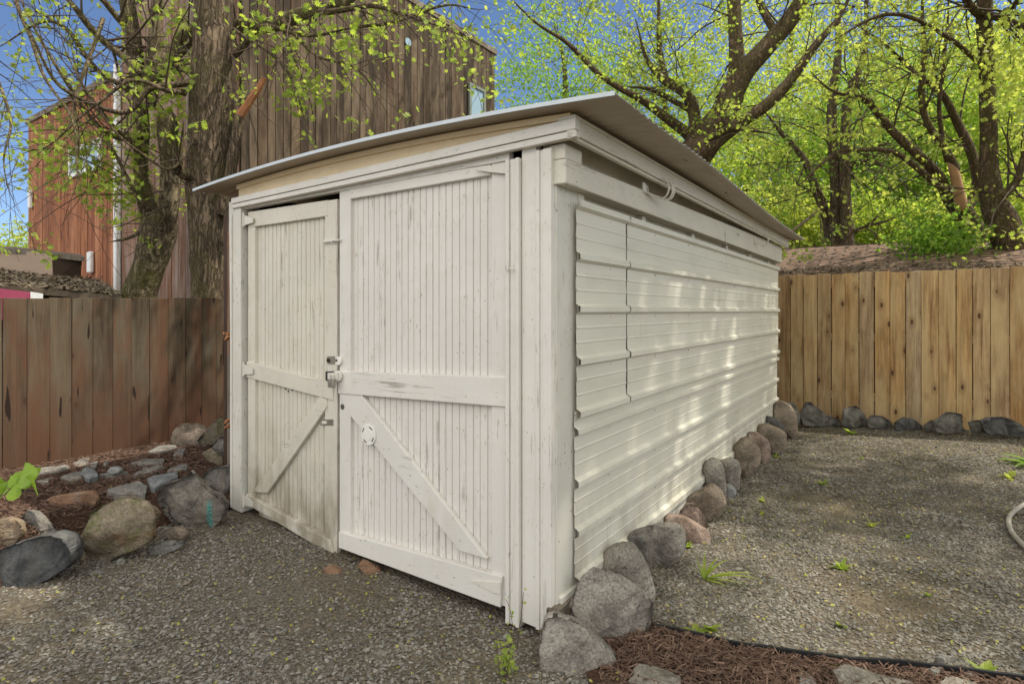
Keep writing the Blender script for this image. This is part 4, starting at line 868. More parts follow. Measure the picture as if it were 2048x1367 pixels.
for n, (x0, x1, y0, y1), (s0, s1) in ((420, (-2.4, 4, 1.8, 6), (.014, .026)), (160000, (-3.2, 4.3, 1.6, 3.6), (.0042, .0128)), (74000, (-.6, 5.6, 3.6, 5.2), (.005, .0135)), (46000, (.5, 7.6, 5.2, 7.4), (.006, .0155))):
    x, y = ground_pts(n, x0, x1, y0, y1, free)
    cl = np.array([mnoise.noise((a * 1.6, b * 1.6, 9)) + .5 * mnoise.noise((a * 5, b * 5, 2)) for a, b in zip(x, y)]); k = rng.uniform(-.75, .6, len(x)) < cl * 1.1 + .06
    x, y = x[k], y[k]; z = np.array([gz(a, b) for a, b in zip(x, y)]); s = s0 + (s1 - s0) * rng.random(len(x)) ** 1.5
    sc3 = np.stack([s * rng.uniform(.8, 1.4, len(x)), s * rng.uniform(.6, 1, len(x)), s * rng.uniform(.5, 1.1, len(x))], -1)
    v, f = scatter(OCT, OCF, np.stack([x, y, z + s * .25], -1), sc3, rand_rot(rng, len(x), .3)); V_.append(v); F_.append(f + off); off += len(v)
tag(link("gravel", mesh_np("gravel", np.concatenate(V_), np.concatenate(F_)), M['chips']), kind='stuff')
STR = np.array([(-1, -.12, 0), (1, -.08, .06), (1, .1, .05), (-1, .12, -.02), (0, .02, .22), (0, 0, -.08)], float)
STF = np.array([(0, 1, 4), (1, 2, 4), (2, 3, 4), (3, 0, 4), (1, 0, 5), (2, 1, 5), (3, 2, 5), (0, 3, 5)])
def in_mulch(x, y):
    ey = np.interp(x, [p[0] for p in EDGE], [p[1] for p in EDGE]); return (x > .33) & (y < ey - .012) & (x < 3.0)
def in_bed(x, y):
    d = np.stack([x, y], -1) - C0; lx = d @ XA
    return np.array([bed_dist(a, b) > .06 for a, b in zip(x, y)]) & (lx < -2.45) & (lx > -3.97) & in_view(x, y, .5)
V_, F_ = [], []; off = 0
for n, box, fn, zf, (s0, s1), tl in ((34000, (.3, 3.0, 1.65, 2.7), in_mulch, lambda a, b: gh(a, b) + .014, (.006, .026), .45), (52000, (-5.0, -1.7, 2.1, 6.0), in_bed, bed_z, (.006, .026), .35)):
    x, y = ground_pts(n, *box, fn); z = np.array([zf(a, b) + .008 * mnoise.noise((a * 9, b * 9, 1)) for a, b in zip(x, y)]); s = rng.uniform(s0, s1, len(x))
    sc3 = np.stack([s, s * rng.uniform(.5, 1.6, len(x)), s * rng.uniform(.4, .9, len(x))], -1)
    v, f = scatter(STR, STF, np.stack([x, y, z + .005 + .012 * rng.random(len(x)) ** 2], -1), sc3, rand_rot(rng, len(x), tl)); V_.append(v); F_.append(f + off); off += len(v)
tag(link("bark_mulch", mesh_np("bark_mulch", np.concatenate(V_), np.concatenate(F_)), M['mulch']), kind='stuff')
# dry twigs and straw on the gravel, plus litter on the outbuilding and garage roofs
V_, F_ = [], []; off = 0
x, y = ground_pts(13000, -2.6, 5.6, 1.7, 7, free)
k = rng.random(len(x)) < np.where(x > .3, .75, .18); x, y = x[k], y[k]; z = np.array([gz(a, b) for a, b in zip(x, y)]); s = .008 + .05 * rng.random(len(x)) ** 4
v, f = scatter(STR, STF, np.stack([x, y, z + .009], -1), np.stack([s, s * .0 + .010, s * 0 + .012], -1), rand_rot(rng, len(x), .2)); V_.append(v); F_.append(f + off); off += len(v)
def roof_litter(n, fn, s0, s1, lift=.01):
    global off
    a, b = rng.random(n), rng.random(n); p = np.array([fn(i, j) for i, j in zip(a, b)]); k = np.array([mnoise.noise((q[0] * 1.4, q[1] * 1.4, 4)) for q in p]) > rng.uniform(-.8, .45, n); p = p[k]
    s = rng.uniform(s0, s1, len(p)); v, f = scatter(STR, STF, p + [0, 0, lift], np.stack([s, s * rng.uniform(.6, 2.5, len(p)), s * .9], -1), rand_rot(rng, len(p), .5)); V_.append(v); F_.append(f + off); off += len(v)
wa, wb, wc, wd = (np.array(q) + np.array([-4.6, 5.6, 0]) for q in (ra, rb, rc, rd))
roof_litter(5500, lambda i, j: (wa * (1 - i) + wb * i) * (1 - j) + (wd * (1 - i) + wc * i) * j, .02, .07, .015)
def groof(i, j):
    lx, d = i * gwid, (j ** 1.6) * .75; p = L2W(gl[0] - 1.5 + lx, gl[1] + .5 + d * math.cos(pit)); return (p.x, p.y, 1.81 + d * math.sin(pit))
def sroof(i, j):
    lx, ly = -2.65 + i * 2.9, -.12 + 5.2 * j; p = L2W(lx, ly); return (p.x, p.y, zr(lx) + .006)
roof_litter(900, sroof, .012, .04, .006)
roof_litter(5000, groof, .015, .05, .012)
tag(link("dry_litter", mesh_np("dry_litter", np.concatenate(V_), np.concatenate(F_)), M['litter']), kind='stuff')
x, y = ground_pts(9500, -2.6, 4.8, 1.75, 6.6, lambda a, b: free(a, b) | in_mulch(a, b) | (in_bed(a, b) & (rng.random(len(a)) < .3)))
k = np.array([mnoise.noise((a * .9 + 4, b * .9, 2)) for a, b in zip(x, y)]) > rng.uniform(-.6, .5, len(x)); x, y = x[k], y[k]
z = np.array([max(gz(a, b), bed_z(a, b) if in_bed(np.array([a]), np.array([b]))[0] else -1) for a, b in zip(x, y)])
PET = np.array([(-1, 0, .1), (0, -.6, 0), (1, .1, .25), (.1, .6, .05)], float); PEF = np.array([(0, 1, 2, 3)])
v, f = scatter(PET, PEF, np.stack([x, y, z + .013], -1), rng.uniform(.004, .0115, len(x)), rand_rot(rng, len(x), .4))
tag(link("fallen_petals", mesh_np("fallen_petals", v, f), M['petal']), kind='stuff')
# garden hose at the right
m = MB(); hp = [(2100, 992, 0), (2060, 1001, 0), (2030, 1016, 0), (2018, 1032, 0), (2020, 1050, 0), (2034, 1070, 0), (2062, 1094, 0), (2120, 1130, 0)]
pts = []
for u, v, _ in hp:
    Y = (CAMZ - .06) * FPX / (v - HV); x = (u - CU) / FPX * Y; pts.append((x, Y, gz(x, Y) + .02))
def catmull(P_, n=6):
    P_ = [np.array(p, float) for p in P_]; out = []; Q2 = [2 * P_[0] - P_[1]] + P_ + [2 * P_[-1] - P_[-2]]
    for i in range(1, len(Q2) - 2):
        for t in np.linspace(0, 1, n, endpoint=False):
            a, b, c, d = Q2[i - 1:i + 3]; out.append(.5 * (2 * b + (c - a) * t + (2 * a - 5 * b + 4 * c - d) * t * t + (3 * b - a - 3 * c + d) * t ** 3))
    return out + [P_[-1]]
m.tube(catmull(pts), .0145, 10); tag(m.build("garden_hose", M['hose'], smooth_=True), "grey garden hose curving over the gravel at the edge", "hose")

# ------------------------------------------------------------------ trees
MAPLE = [(0, -.55), (.16, -.2), (.62, -.42), (.48, -.05), (1, .12), (.52, .25), (.62, .72), (.22, .5), (0, 1.0), (-.22, .5), (-.62, .72), (-.52, .25), (-1, .12), (-.48, -.05), (-.62, -.42), (-.16, -.2)]
LM = np.array([(0, 0, .05)] + [(x, y, -.16 * (x * x + y * y)) for x, y in MAPLE], float); LMF = np.array([(0, i, i % 16 + 1) for i in range(1, 17)])
LK = np.array([(0, -.8, 0), (.55, 0, -.12), (0, .95, -.05), (-.55, 0, -.12), (0, .05, .06)], float); LKF = np.array([(0, 1, 4), (1, 2, 4), (2, 3, 4), (3, 0, 4)])
class Tree:
    def __init__(s, name, label, base, seed, bark, leaf, group=None):
        s.root = empty(name, base); tag(s.root, label, "tree", group); s.b = np.array(base, float); s.rg = np.random.default_rng(seed)
        s.V = []; s.F = []; s.o = 0; s.tV = []; s.tF = []; s.to = 0; s.lp = []; s.bark = bark; s.leaf = leaf; s.lV = []; s.lF = []; s.lo = 0; s.thin = .84
    def tube(s, p, r, n, twig=False):
        v, f = tube_np(np.array(p, float), np.array(r, float), n)
        if twig: s.tV.append(v); s.tF.append(f + s.to); s.to += len(v)
        else: s.V.append(v); s.F.append(f + s.o); s.o += len(v)
    def limb(s, pix, n=14, wob=.0, detail=None, world=False):
        """pix: (u, v, depth, radius in photo px) or world (x, y, z, r)"""
        if world: q = [(*p[:3], p[3]) for p in pix]
        else: q = [(*P(u, v, Y), r * s.thin * Y / FPX) for u, v, Y, r in pix]
        c = np.array(catmull(q, 8)); p, r = c[:, :3], np.maximum(c[:, 3], .003)
        if not detail and n < 14: r = r * np.interp(np.linspace(0, 1, len(r)), [0, .6, 1], [1, .9, .22])
        if wob:
            ph = s.rg.uniform(0, 9, 3); t = np.linspace(0, len(c) / 6, len(c)); p = p + wob * np.stack([np.sin(t * 2.1 + ph[0]), np.sin(t * 1.7 + ph[1]), np.sin(t * 2.6 + ph[2])], -1)
        if detail:                                     # furrowed trunk: fine rings with ridges
            L_ = np.concatenate([[0], np.cumsum(np.linalg.norm(np.diff(p, axis=0), axis=1))]); T = np.arange(0, L_[-1], .022)
            p = np.stack([np.interp(T, L_, p[:, k]) for k in range(3)], -1); r = np.interp(T, L_, r)
            V, F = tube_np(p, r, detail); cen = np.repeat(p, detail, 0); d = V - cen; rr_ = np.linalg.norm(d, axis=1, keepdims=True)
            h = np.array([.55 * abs(mnoise.noise((a[0] * 17, a[1] * 17, a[2] * 3.2 + 2 * mnoise.noise((a[0] * 5, a[1] * 5, a[2] * 4))))) + .45 * mnoise.noise((a[0] * 3, a[1] * 3, a[2] * 2.1)) for a in V])
            V = V + d / rr_ * (h[:, None] * .042 * np.sqrt(np.minimum(rr_, .3)) * 1.2); s.V.append(V); s.F.append(F + s.o); s.o += len(V)
        else: s.tube(p, r, n)
        return p, r
    def grow(s, st, d, L_, r0, depth, droop=.0, wig=.12, dens=5.0, leafy=1.0, minlen=.25):
        n = max(4, int(L_ / .09)); stp = L_ / n; p = [np.array(st, float)]; d = np.array(d, float); d /= np.linalg.norm(d)
        for i in range(n):
            d = d + s.rg.normal(0, wig, 3) * .5 + np.array([0, 0, -droop * stp * 2]); d /= np.linalg.norm(d); p.append(p[-1] + d * stp)
        p = np.array(p); r = np.linspace(r0, max(.0016, r0 * .3), len(p)); s.tube(p, r, 6 if r0 > .012 else (4 if r0 > .004 else 3), True)
        if depth > 0:
            for _ in range(max(1, int(L_ * dens * s.rg.uniform(.6, 1.3)))):
                t = s.rg.uniform(.2, 1); k = min(n - 1, int(t * n)); pd = p[k + 1] - p[k]; pd /= np.linalg.norm(pd); q = s.rg.normal(size=3); q -= pd * (q @ pd); q /= np.linalg.norm(q); a = s.rg.uniform(.5, 1.15)
                ll = L_ * s.rg.uniform(.3, .62) * (1.1 - .5 * t)
                if ll > minlen * .4: s.grow(p[k], pd * math.cos(a) + q * math.sin(a), ll, max(.0022, r[k] * .6), depth - 1, droop, wig * 1.2, dens * 1.3, leafy, minlen)
        if depth <= 1 and leafy > 0:
            for k in range(1, len(p)):
                if s.rg.random() < leafy * .5: s.lp.append(p[k])
            s.lp.append(p[-1])
    def sprout(s, p, r, n, L0, L1, depth=2, t0=.2, up=.3, droop=.05, dens=4.5, leafy=1.0, rs=.5, bias=(0, 0, 0)):
        for _ in range(n):
            k = int(s.rg.uniform(t0, 1) * (len(p) - 2)); q = s.rg.normal(size=3) + np.array([0, 0, up]) + np.array(bias); tg = p[k + 1] - p[k]; tg /= np.linalg.norm(tg) + 1e-9; q = q / np.linalg.norm(q) + tg * .5
            s.grow(p[k], q, s.rg.uniform(L0, L1), min(.016, max(.0035, r[k] * rs)), depth, droop, .14, dens, leafy)
    def leaves(s, pts, size, per=3, spread=.06, tmpl='M', tilt=None):
        pts = np.repeat(np.array(pts), per, 0); pts = pts + s.rg.normal(0, spread, pts.shape); t = (LM, LMF) if tmpl == 'M' else (LK, LKF)
        v, f = scatter(t[0], t[1], pts, size * s.rg.uniform(.55, 1.25, len(pts)), rand_rot(s.rg, len(pts), tilt)); s.lV.append(v); s.lF.append(f + s.lo); s.lo += len(v)
    def puff(s, c, rad, n, size, tmpl='K', clump=.35):
        """leaf clumps spread unevenly through a volume"""
        k = max(3, n // 40); d = s.rg.normal(size=(k, 3)); d /= np.linalg.norm(d, axis=1, keepdims=True); cc = np.array(c) + d * (s.rg.random((k, 1)) ** .45) * np.array(rad)
        p = cc[s.rg.integers(0, k, n)] + s.rg.normal(0, clump, (n, 3)) * np.array([1, 1, .6]); s.leaves(p, size, 1, .02, tmpl)
    def done(s):
        if s.V: link("trunk", mesh_np("trunk", np.concatenate(s.V) - s.b, np.concatenate(s.F)), s.bark, s.root, True)
        if s.tV: link("branches", mesh_np("branches", np.concatenate(s.tV) - s.b, np.concatenate(s.tF)), M['twig'], s.root, True)
        if s.lV: link("crown", mesh_np("crown", np.concatenate(s.lV) - s.b, np.concatenate(s.lF)), s.leaf, s.root)
        return s.root
def gbase(u, Y): x = (u - CU) / FPX * Y; return (x, Y, 0.02)

# left pair behind the weathered fence
T = Tree("maple_tree", "thick straight furrowed maple trunk behind the shed's left roof corner", gbase(419, 5.75), 1, M['bark'], M['leaf'])
YT = 5.75
p, r = T.limb([(421, 905, YT, 62), (420, 700, YT, 42), (419, 590, YT, 37), (415, 430, YT, 41), (418, 350, YT, 48), (423, 235, YT, 47), (424, 150, YT, 44), (429, 0, YT, 41), (436, -160, YT, 38), (440, -420, YT, 30), (430, -800, YT, 20)], detail=72)
T.limb([(392, 352, YT - .1, 17), (372, 348, YT - .22, 15), (356, 340, YT - .30, 13)], 15)
q, rq = T.limb([(445, 430, YT - .05, 16), (462, 340, YT - .08, 13), (470, 290, YT - .1, 12), (480, 232, YT - .1, 10)], 15)
for (pl, rr0) in (([(372, 190, YT - .15, 7), (330, 178, 5.4, 6), (260, 165, 5.2, 5), (190, 205, 5.1, 4), (120, 280, 5.0, 3), (60, 300, 4.9, 2.4), (0, 335, 4.8, 2)], 0), ([(385, 160, YT - .15, 8), (300, 185, 5.4, 7), (235, 220, 5.3, 6), (130, 180, 5.2, 5), (60, 70, 5.1, 4.5), (20, -10, 5.1, 4)], 0),
                  ([(465, 110, YT, 8), (520, 60, 5.6, 6), (600, 66, 5.5, 5), (700, 62, 5.4, 3), (760, 90, 5.3, 2)], 0), ([(395, 280, YT - .2, 5), (350, 330, 5.4, 4), (300, 320, 5.3, 3.4), (220, 250, 5.2, 3), (140, 120, 5.1, 2.6), (100, -20, 5.1, 2)], 0)):
    p2, r2 = T.limb(pl, 8, .02); T.sprout(p2, r2, 11, .5, 1.4, 2, .15, -.1, .15, 2.6, .12, .4)
T.sprout(p[len(p) // 4: len(p) * 6 // 10], r[len(p) // 4: len(p) * 6 // 10], 9, .4, 1.0, 1, 0, .1, .1, 3, .1, .04, (-.3, -.3, 0))
T.leaves([P(u, v, Y) for u, v, Y in [(310, 150, 5.6), (330, 120, 5.6), (345, 45, 5.6), (360, 170, 5.5), (305, 190, 5.6), (350, 210, 5.6), (590, 175, 5.6), (603, 160, 5.6), (612, 190, 5.6), (560, 75, 5.5), (600, 110, 5.5), (640, 60, 5.4), (700, 80, 5.4), (500, 40, 5.5), (520, 90, 5.5), (610, 205, 5.6), (690, 95, 5.3), (640, 25, 5.4), (740, 60, 5.3)]], .042, 28, .10)
tip = MB(); tp = [(480, 232, YT - .1), (498, 205, YT - .11), (514, 182, YT - .12), (529, 156, YT - .12)]
for pl in ([(640, 20, 5.3, 7), (740, 15, 5.2, 6), (850, 40, 5.1, 4), (960, 100, 5.0, 2)], [(700, 62, 5.4, 4), (800, 40, 5.3, 4), (900, 10, 5.2, 3), (985, 20, 5.1, 2)], [(560, 44, 5.6, 5), (640, 110, 5.4, 4), (720, 150, 5.3, 3), (790, 240, 5.2, 1.6)], [(470, 54, 5.7, 5), (560, 130, 5.5, 4), (600, 190, 5.4, 3), (620, 300, 5.3, 1.6)]):
    p2, r2 = T.limb(pl, 6, .02); T.sprout(p2, r2, 13, .3, .95, 2, .1, -.5, .35, 3.0, .3, .4)
T.leaves([P(u, v, 5.2) for u, v in [(800, 60), (850, 50), (900, 75), (940, 100), (960, 60), (880, 20), (770, 30), (720, 25), (985, 140), (1000, 110), (830, 15), (930, 30), (700, 130), (970, 190)]], .032, 20, .12)
T.leaves(T.lp[::6], .034, 11, .055); root = T.done()
c = catmull([(*P(u, v, Y),) for u, v, Y in tp], 3); V = MB().tube([tuple(np.array(x) - T.b) for x in c], list(np.linspace(.044, .026, len(c))), 7); V.build("broken_limb", M['splinter'], root)

T = Tree("maple_tree", "leaning forked maple with a mossy burl behind the weathered fence", gbase(262, 6.1), 2, M['bark2'], M['leaf']); YF = 6.1
p, r = T.limb([(225, 900, YF, 54), (254, 680, YF, 44), (277, 592, YF, 37), (303, 520, YF, 34), (318, 458, YF, 39), (314, 425, YF, 32)], detail=56)
pa, qa = T.limb([(312, 440, YF, 30), (294, 400, YF, 21), (282, 330, YF, 16), (284, 260, YF, 15), (276, 170, YF, 16), (266, 80, YF, 17), (254, 0, YF, 17), (240, -150, YF, 18), (235, -420, YF, 12)], detail=40)
pb, qb = T.limb([(322, 450, YF - .05, 30), (336, 415, YF - .1, 23), (340, 340, YF - .1, 20), (336, 280, YF - .1, 21), (334, 240, YF - .1, 22), (328, 226, YF - .1, 15)], detail=40)
pd, qd = T.limb([(345, 440, YF + .1, 9), (357, 370, YF + .2, 7), (362, 300, YF + .2, 6), (368, 240, YF + .2, 5)], 10)
pc, qc = T.limb([(286, 215, YF, 22), (318, 140, YF + .05, 20), (350, 100, YF + .1, 19), (388, 66, YF + .1, 18), (470, 54, YF, 17), (560, 44, YF - .2, 17), (640, 20, YF - .3, 15), (720, -12, YF - .4, 13), (840, -60, YF - .5, 10)], 14, .015)
pe, qe = T.limb([(300, 150, YF, 14), (308, 80, YF, 14), (316, 0, YF, 13), (330, -200, YF, 10)], 12)
for pl in ([(275, 150, YF - .1, 11), (215, 85, 5.9, 9), (150, 20, 5.7, 8), (90, -40, 5.6, 6)], [(280, 200, YF, 7), (190, 130, 5.8, 6), (100, 45, 5.6, 5), (0, 95, 5.5, 4)], [(285, 280, YF, 6), (230, 270, 5.7, 5), (150, 200, 5.5, 4.4), (60, 30, 5.4, 4), (40, -30, 5.4, 3.4)], [(286, 320, YF, 6), (225, 250, 5.6, 5), (165, 165, 5.5, 4), (130, 60, 5.4, 3)], [(262, 60, YF, 8), (180, -20, 5.8, 7), (60, -60, 5.6, 5)], [(20, -60, 5.2, 5), (45, 40, 5.1, 4.6), (80, 130, 5.0, 4), (135, 220, 4.9, 3), (150, 330, 4.8, 2.4), (178, 425, 4.75, 1.6)], [(-80, 40, 5.0, 6), (-20, 130, 4.9, 4.5), (20, 230, 4.8, 3.4), (10, 330, 4.7, 2.6), (36, 425, 4.6, 1.6)], [(300, 430, YF - .1, 7), (275, 385, YF - .3, 5), (220, 300, 5.6, 4), (170, 210, 5.5, 3.4), (100, 110, 5.4, 2.6)], [(200, 40, 5.5, 5), (160, 190, 5.3, 4), (150, 260, 5.2, 3), (158, 330, 5.2, 2.4), (176, 412, 5.15, 1.8)]):
    p2, r2 = T.limb(pl, 7, .02); T.sprout(p2, r2, 10, .45, 1.3, 2, .1, -.15, .18, 2.5, .14, .4)
T.sprout(pc, qc, 30, .5, 1.4, 2, .1, -.4, .3, 2.6, .25, .14); T.sprout(pa, qa, 10, .5, 1.2, 2, .3, .0, .1, 2.6, .2, .08); T.sprout(pe, qe, 5, .4, 1.0, 2, .1, 0, .1, 3, .3, .2)
for k in range(9):                                     # dry shoots on the burl and bare snags
    T.grow(P(322 + 3 * k % 17, 480 - 14 * k, YF - .25), T.rg.normal(size=3) + np.array([-.3, -.4, .1]), T.rg.uniform(.25, .7), .008, 1, .1, .2, 3, 0)
T.limb([(276, 466, YF - .2, 5), (262, 474, YF - .3, 4), (240, 480, YF - .35, 4), (217, 484, YF - .4, 3)], 6)
T.leaves([P(u, v, Y) for u, v, Y in [(180, 300, 5.6), (195, 345, 5.7), (210, 390, 5.7), (195, 395, 5.6), (230, 380, 5.7), (165, 285, 5.6), (140, 300, 5.5), (110, 280, 5.4), (90, 330, 5.5), (200, 250, 5.7), (240, 330, 5.9), (175, 240, 5.5), (230, 420, 5.8), (190, 375, 5.7), (250, 300, 5.8), (225, 345, 5.7), (300, 310, 6.2), (350, 380, 6.4), (365, 420, 6.4), (300, 300, 6.0), (150, 340, 5.5), (120, 310, 5.4), (250, 265, 5.8), (270, 410, 6.0), (80, 300, 5.3), (285, 255, 5.9)]], .040, 32, .12)
T.leaves([P(u, v, Y) for u, v, Y in [(5, 230, 4.9), (20, 200, 4.9), (10, 300, 4.8), (30, 330, 4.8), (-10, 260, 4.8), (15, 345, 4.8), (60, 130, 5.2), (30, 100, 5.1), (90, 60, 5.2), (20, 40, 5.2), (60, 165, 5.2), (5, 280, 4.8), (110, 20, 5.3), (150, 60, 5.5), (40, 250, 4.9), (170, 110, 5.6), (130, 140, 5.4)]], .028, 16, .11)
T.leaves([P(u, v, 6.75) for u, v in [(300, 120), (330, 100), (350, 60), (310, 60), (355, 150), (365, 190), (345, 20), (330, 160), (360, 230), (312, 200), (300, 30), (365, 120), (310, 270), (362, 290), (366, 350)]], .04, 34, .13); T.leaves([P(u, v, Y) for u, v, Y in [(282, 440, 5.8), (295, 478, 5.8)]], .03, 6, .03); T.leaves(T.lp[::7], .032, 11, .055); T.done()

# right of the shed
def tip_leaves(T, size, per, spread, t='M'): T.leaves(T.lp, size, per, spread, t)
T = Tree("maple_tree", "big forked maple rising behind the shed roof's far edge", gbase(1350, 9.2), 3, M['bark3'], M['leaf']); Y = 9.2
p, r = T.limb([(1340, 760, Y, 52), (1352, 480, Y, 46), (1382, 330, Y, 42), (1408, 285, Y, 38), (1440, 240, Y, 33), (1462, 190, Y, 30)], 20, .01)
lim = [[(1455, 200, Y, 27), (1470, 150, Y, 22), (1474, 90, Y, 18), (1466, 0, Y, 17), (1462, -120, Y, 14), (1450, -300, Y, 9)], [(1460, 195, Y, 29), (1490, 140, Y, 25), (1540, 90, Y, 23), (1590, 20, Y, 22), (1640, -60, Y, 18), (1720, -240, Y, 12)],
       [(1385, 320, Y - .2, 20), (1440, 275, Y - .3, 17), (1530, 215, Y - .4, 15), (1600, 130, Y - .4, 12), (1660, 60, Y - .4, 9), (1700, -10, Y - .4, 7), (1750, -100, Y - .4, 5)],
       [(1378, 300, Y + .1, 18), (1392, 230, Y + .2, 15), (1370, 190, Y + .2, 14), (1325, 155, Y + .2, 11), (1290, 110, Y + .2, 8), (1270, 40, Y + .2, 6)], [(1376, 275, Y + .1, 13), (1330, 230, Y, 11), (1280, 200, Y - .2, 9), (1200, 150, Y - .5, 7), (1130, 80, Y - .7, 6), (1060, 40, Y - .8, 5), (1010, -20, Y - .9, 4)],
       [(1405, 285, Y - .3, 10), (1450, 262, Y - .5, 8), (1500, 258, Y - .6, 6), (1560, 275, Y - .7, 4)], [(1392, 225, Y + .2, 8), (1310, 185, Y + .4, 6), (1250, 170, Y + .5, 4)], [(1555, 75, Y, 10), (1520, 10, Y + .2, 8), (1500, -80, Y + .2, 6)], [(1330, 160, Y + .2, 8), (1320, 80, Y + .3, 7), (1312, -30, Y + .3, 6)]]
for k, pl in enumerate(lim):
    p2, r2 = T.limb(pl, 12, .02); T.sprout(p2, r2, 15 if k < 3 else 20, .6, 2.0, 2, .3, .2, .05, 2.4, .95, .14)
T.leaves(T.lp[::3], .036, 9, .055); T.done()
T = Tree("slender_tree", "twin upright trunks beside each other behind the brown garage roof", gbase(1672, 11.5), 4, M['bark'], M['leaf_g']); Y = 11.5
for k, pl in enumerate(([(1676, 760, Y, 20), (1674, 490, Y, 16), (1671, 380, Y, 14), (1664, 240, Y, 12), (1676, 100, Y, 10), (1672, -40, Y, 9), (1660, -250, Y, 6)], [(1695, 760, Y - .2, 18), (1694, 490, Y - .2, 14), (1692, 380, Y - .2, 13), (1690, 260, Y - .2, 12), (1700, 190, Y - .2, 11), (1728, 100, Y - .2, 9), (1735, -60, Y - .2, 7), (1740, -200, Y, 5)],
           [(1662, 500, Y + .2, 12), (1652, 430, Y + .2, 11), (1625, 360, Y + .2, 10), (1600, 310, Y + .2, 8), (1560, 260, Y + .2, 7), (1520, 220, Y + .2, 5)])):
    p2, r2 = T.limb(pl, 12, .02); T.sprout(p2, r2, 30, .7, 2.0, 2, .25, -.2, .10, 2.6, .35, .25)
T.limb([(1560, 478, 10.2, 3), (1600, 450, 10.6, 4), (1650, 410, 11, 5)], 6)
for pl in ([(1690, 470, Y - .2, 5), (1740, 452, Y - .5, 4.4), (1830, 418, Y - .8, 3)], [(1700, 320, Y - .2, 5), (1760, 330, Y - .4, 4), (1840, 395, Y - .6, 2.4)], [(1690, 350, Y, 5), (1740, 300, Y - .2, 4), (1800, 280, Y - .4, 2.4)]):
    p2, r2 = T.limb(pl, 6, .02); T.sprout(p2, r2, 14, .3, 1.0, 2, .1, -.2, .2, 3, .1, .4)
T.leaves(T.lp[::3], .038, 11, .06); T.done()
T = Tree("maple_tree", "dark leaning maple with a stripped orange limb over the cedar fence", gbase(2040, 8.6), 5, M['bark3'], M['leaf_y']); Y = 8.6
p, r = T.limb([(2150, 760, Y, 40), (2040, 600, Y, 32), (1985, 520, Y, 26), (1950, 465, Y, 26), (1925, 425, Y, 22), (1905, 395, Y, 17)], 18, .01)
lim = [[(1915, 420, Y, 15), (1890, 375, Y, 13), (1845, 320, Y - .2, 11), (1790, 265, Y - .3, 10), (1730, 200, Y - .5, 8), (1680, 190, Y - .6, 7), (1620, 140, Y - .8, 5)], [(1925, 430, Y + .1, 15), (1952, 380, Y + .2, 12), (1935, 290, Y + .3, 11), (1900, 210, Y + .3, 9), (1850, 160, Y + .3, 8), (1780, 100, Y + .3, 7), (1700, 40, Y + .3, 5)],
       [(1912, 340, Y - .1, 9), (1870, 270, Y - .1, 8), (1845, 190, Y - .1, 8), (1845, 90, Y - .1, 7), (1850, 0, Y - .1, 6), (1855, -120, Y - .1, 5)], [(1895, 385, Y - .2, 8), (1830, 335, Y - .3, 7), (1770, 300, Y - .4, 6), (1690, 300, Y - .5, 5), (1640, 330, Y - .6, 4), (1600, 370, Y - .7, 3), (1560, 392, Y - .8, 2)],
       [(1895, 325, Y, 6), (1880, 200, Y, 5), (1885, 120, Y, 5), (1900, 40, Y, 4), (1890, -80, Y, 3)]]
for k, pl in enumerate(lim):
    p2, r2 = T.limb(pl, 10, .02); T.sprout(p2, r2, 17, .5, 1.6, 2, .2, .1, .05, 2.6, .4, .3)
T.leaves(T.lp[::3], .038, 9, .06); root = T.done()
c = catmull([tuple(P(u, v, yy)) for u, v, yy in ((1924, 422, Y - .12), (1918, 390, Y - .13), (1910, 350, Y - .12), (1903, 325, Y - .1))], 3)
MB().tube([tuple(np.array(x) - T.b) for x in c], list(np.linspace(.085, .055, len(c))), 9).build("stripped_limb", M['deadwood'], root, smooth_=True)
T = Tree("maple_tree", "tall maple at the right edge with a collar of shoots where it bends", gbase(2110, 8.0), 6, M['bark3'], M['leaf_y']); Y = 8.0
p, r = T.limb([(2190, 760, Y, 42), (2080, 600, Y, 36), (2040, 525, Y, 32), (2005, 450, Y, 33), (1990, 410, Y, 28), (1978, 340, Y, 20), (1976, 250, Y, 17), (1974, 120, Y, 16), (1968, 20, Y, 16), (1985, -100, Y, 13), (2000, -320, Y, 9)], 18, .008)
lim = [[(2005, 400, Y - .1, 9), (2022, 375, Y - .2, 9), (2050, 310, Y - .3, 8), (2090, 200, Y - .4, 6)], [(1970, 30, Y, 10), (2000, 38, Y - .2, 9), (2060, 55, Y - .4, 8), (2160, 60, Y - .6, 6)], [(1962, 30, Y, 10), (1930, 0, Y - .2, 8), (1900, -60, Y - .4, 6)], [(1974, 130, Y, 6), (1900, 80, Y - .4, 5), (1800, 30, Y - .6, 5), (1700, 60, Y - .8, 4), (1640, 90, Y - 1, 3)], [(2010, 20, Y - .2, 7), (2040, 0, Y - .5, 6), (2100, -60, Y - .8, 5)]]
for k, pl in enumerate(lim):
    p2, r2 = T.limb(pl, 10, .02); T.sprout(p2, r2, 20, .5, 1.6, 2, .2, 0, .12, 2.8, .6, .3)
T.sprout(p[len(p) * 3 // 10:len(p) // 2], r[len(p) * 3 // 10:len(p) // 2], 22, .15, .5, 1, 0, .2, 0, 3, .3, .04); T.leaves(T.lp[::3], .038, 9, .06)
T.leaves([P(u, v, 6.4) for u, v in [(2010, 120), (2030, 90), (2035, 150), (2000, 60), (2045, 180), (1995, 160), (2030, 200), (2040, 40), (2055, 110)]], .045, 40, .18); T.done()
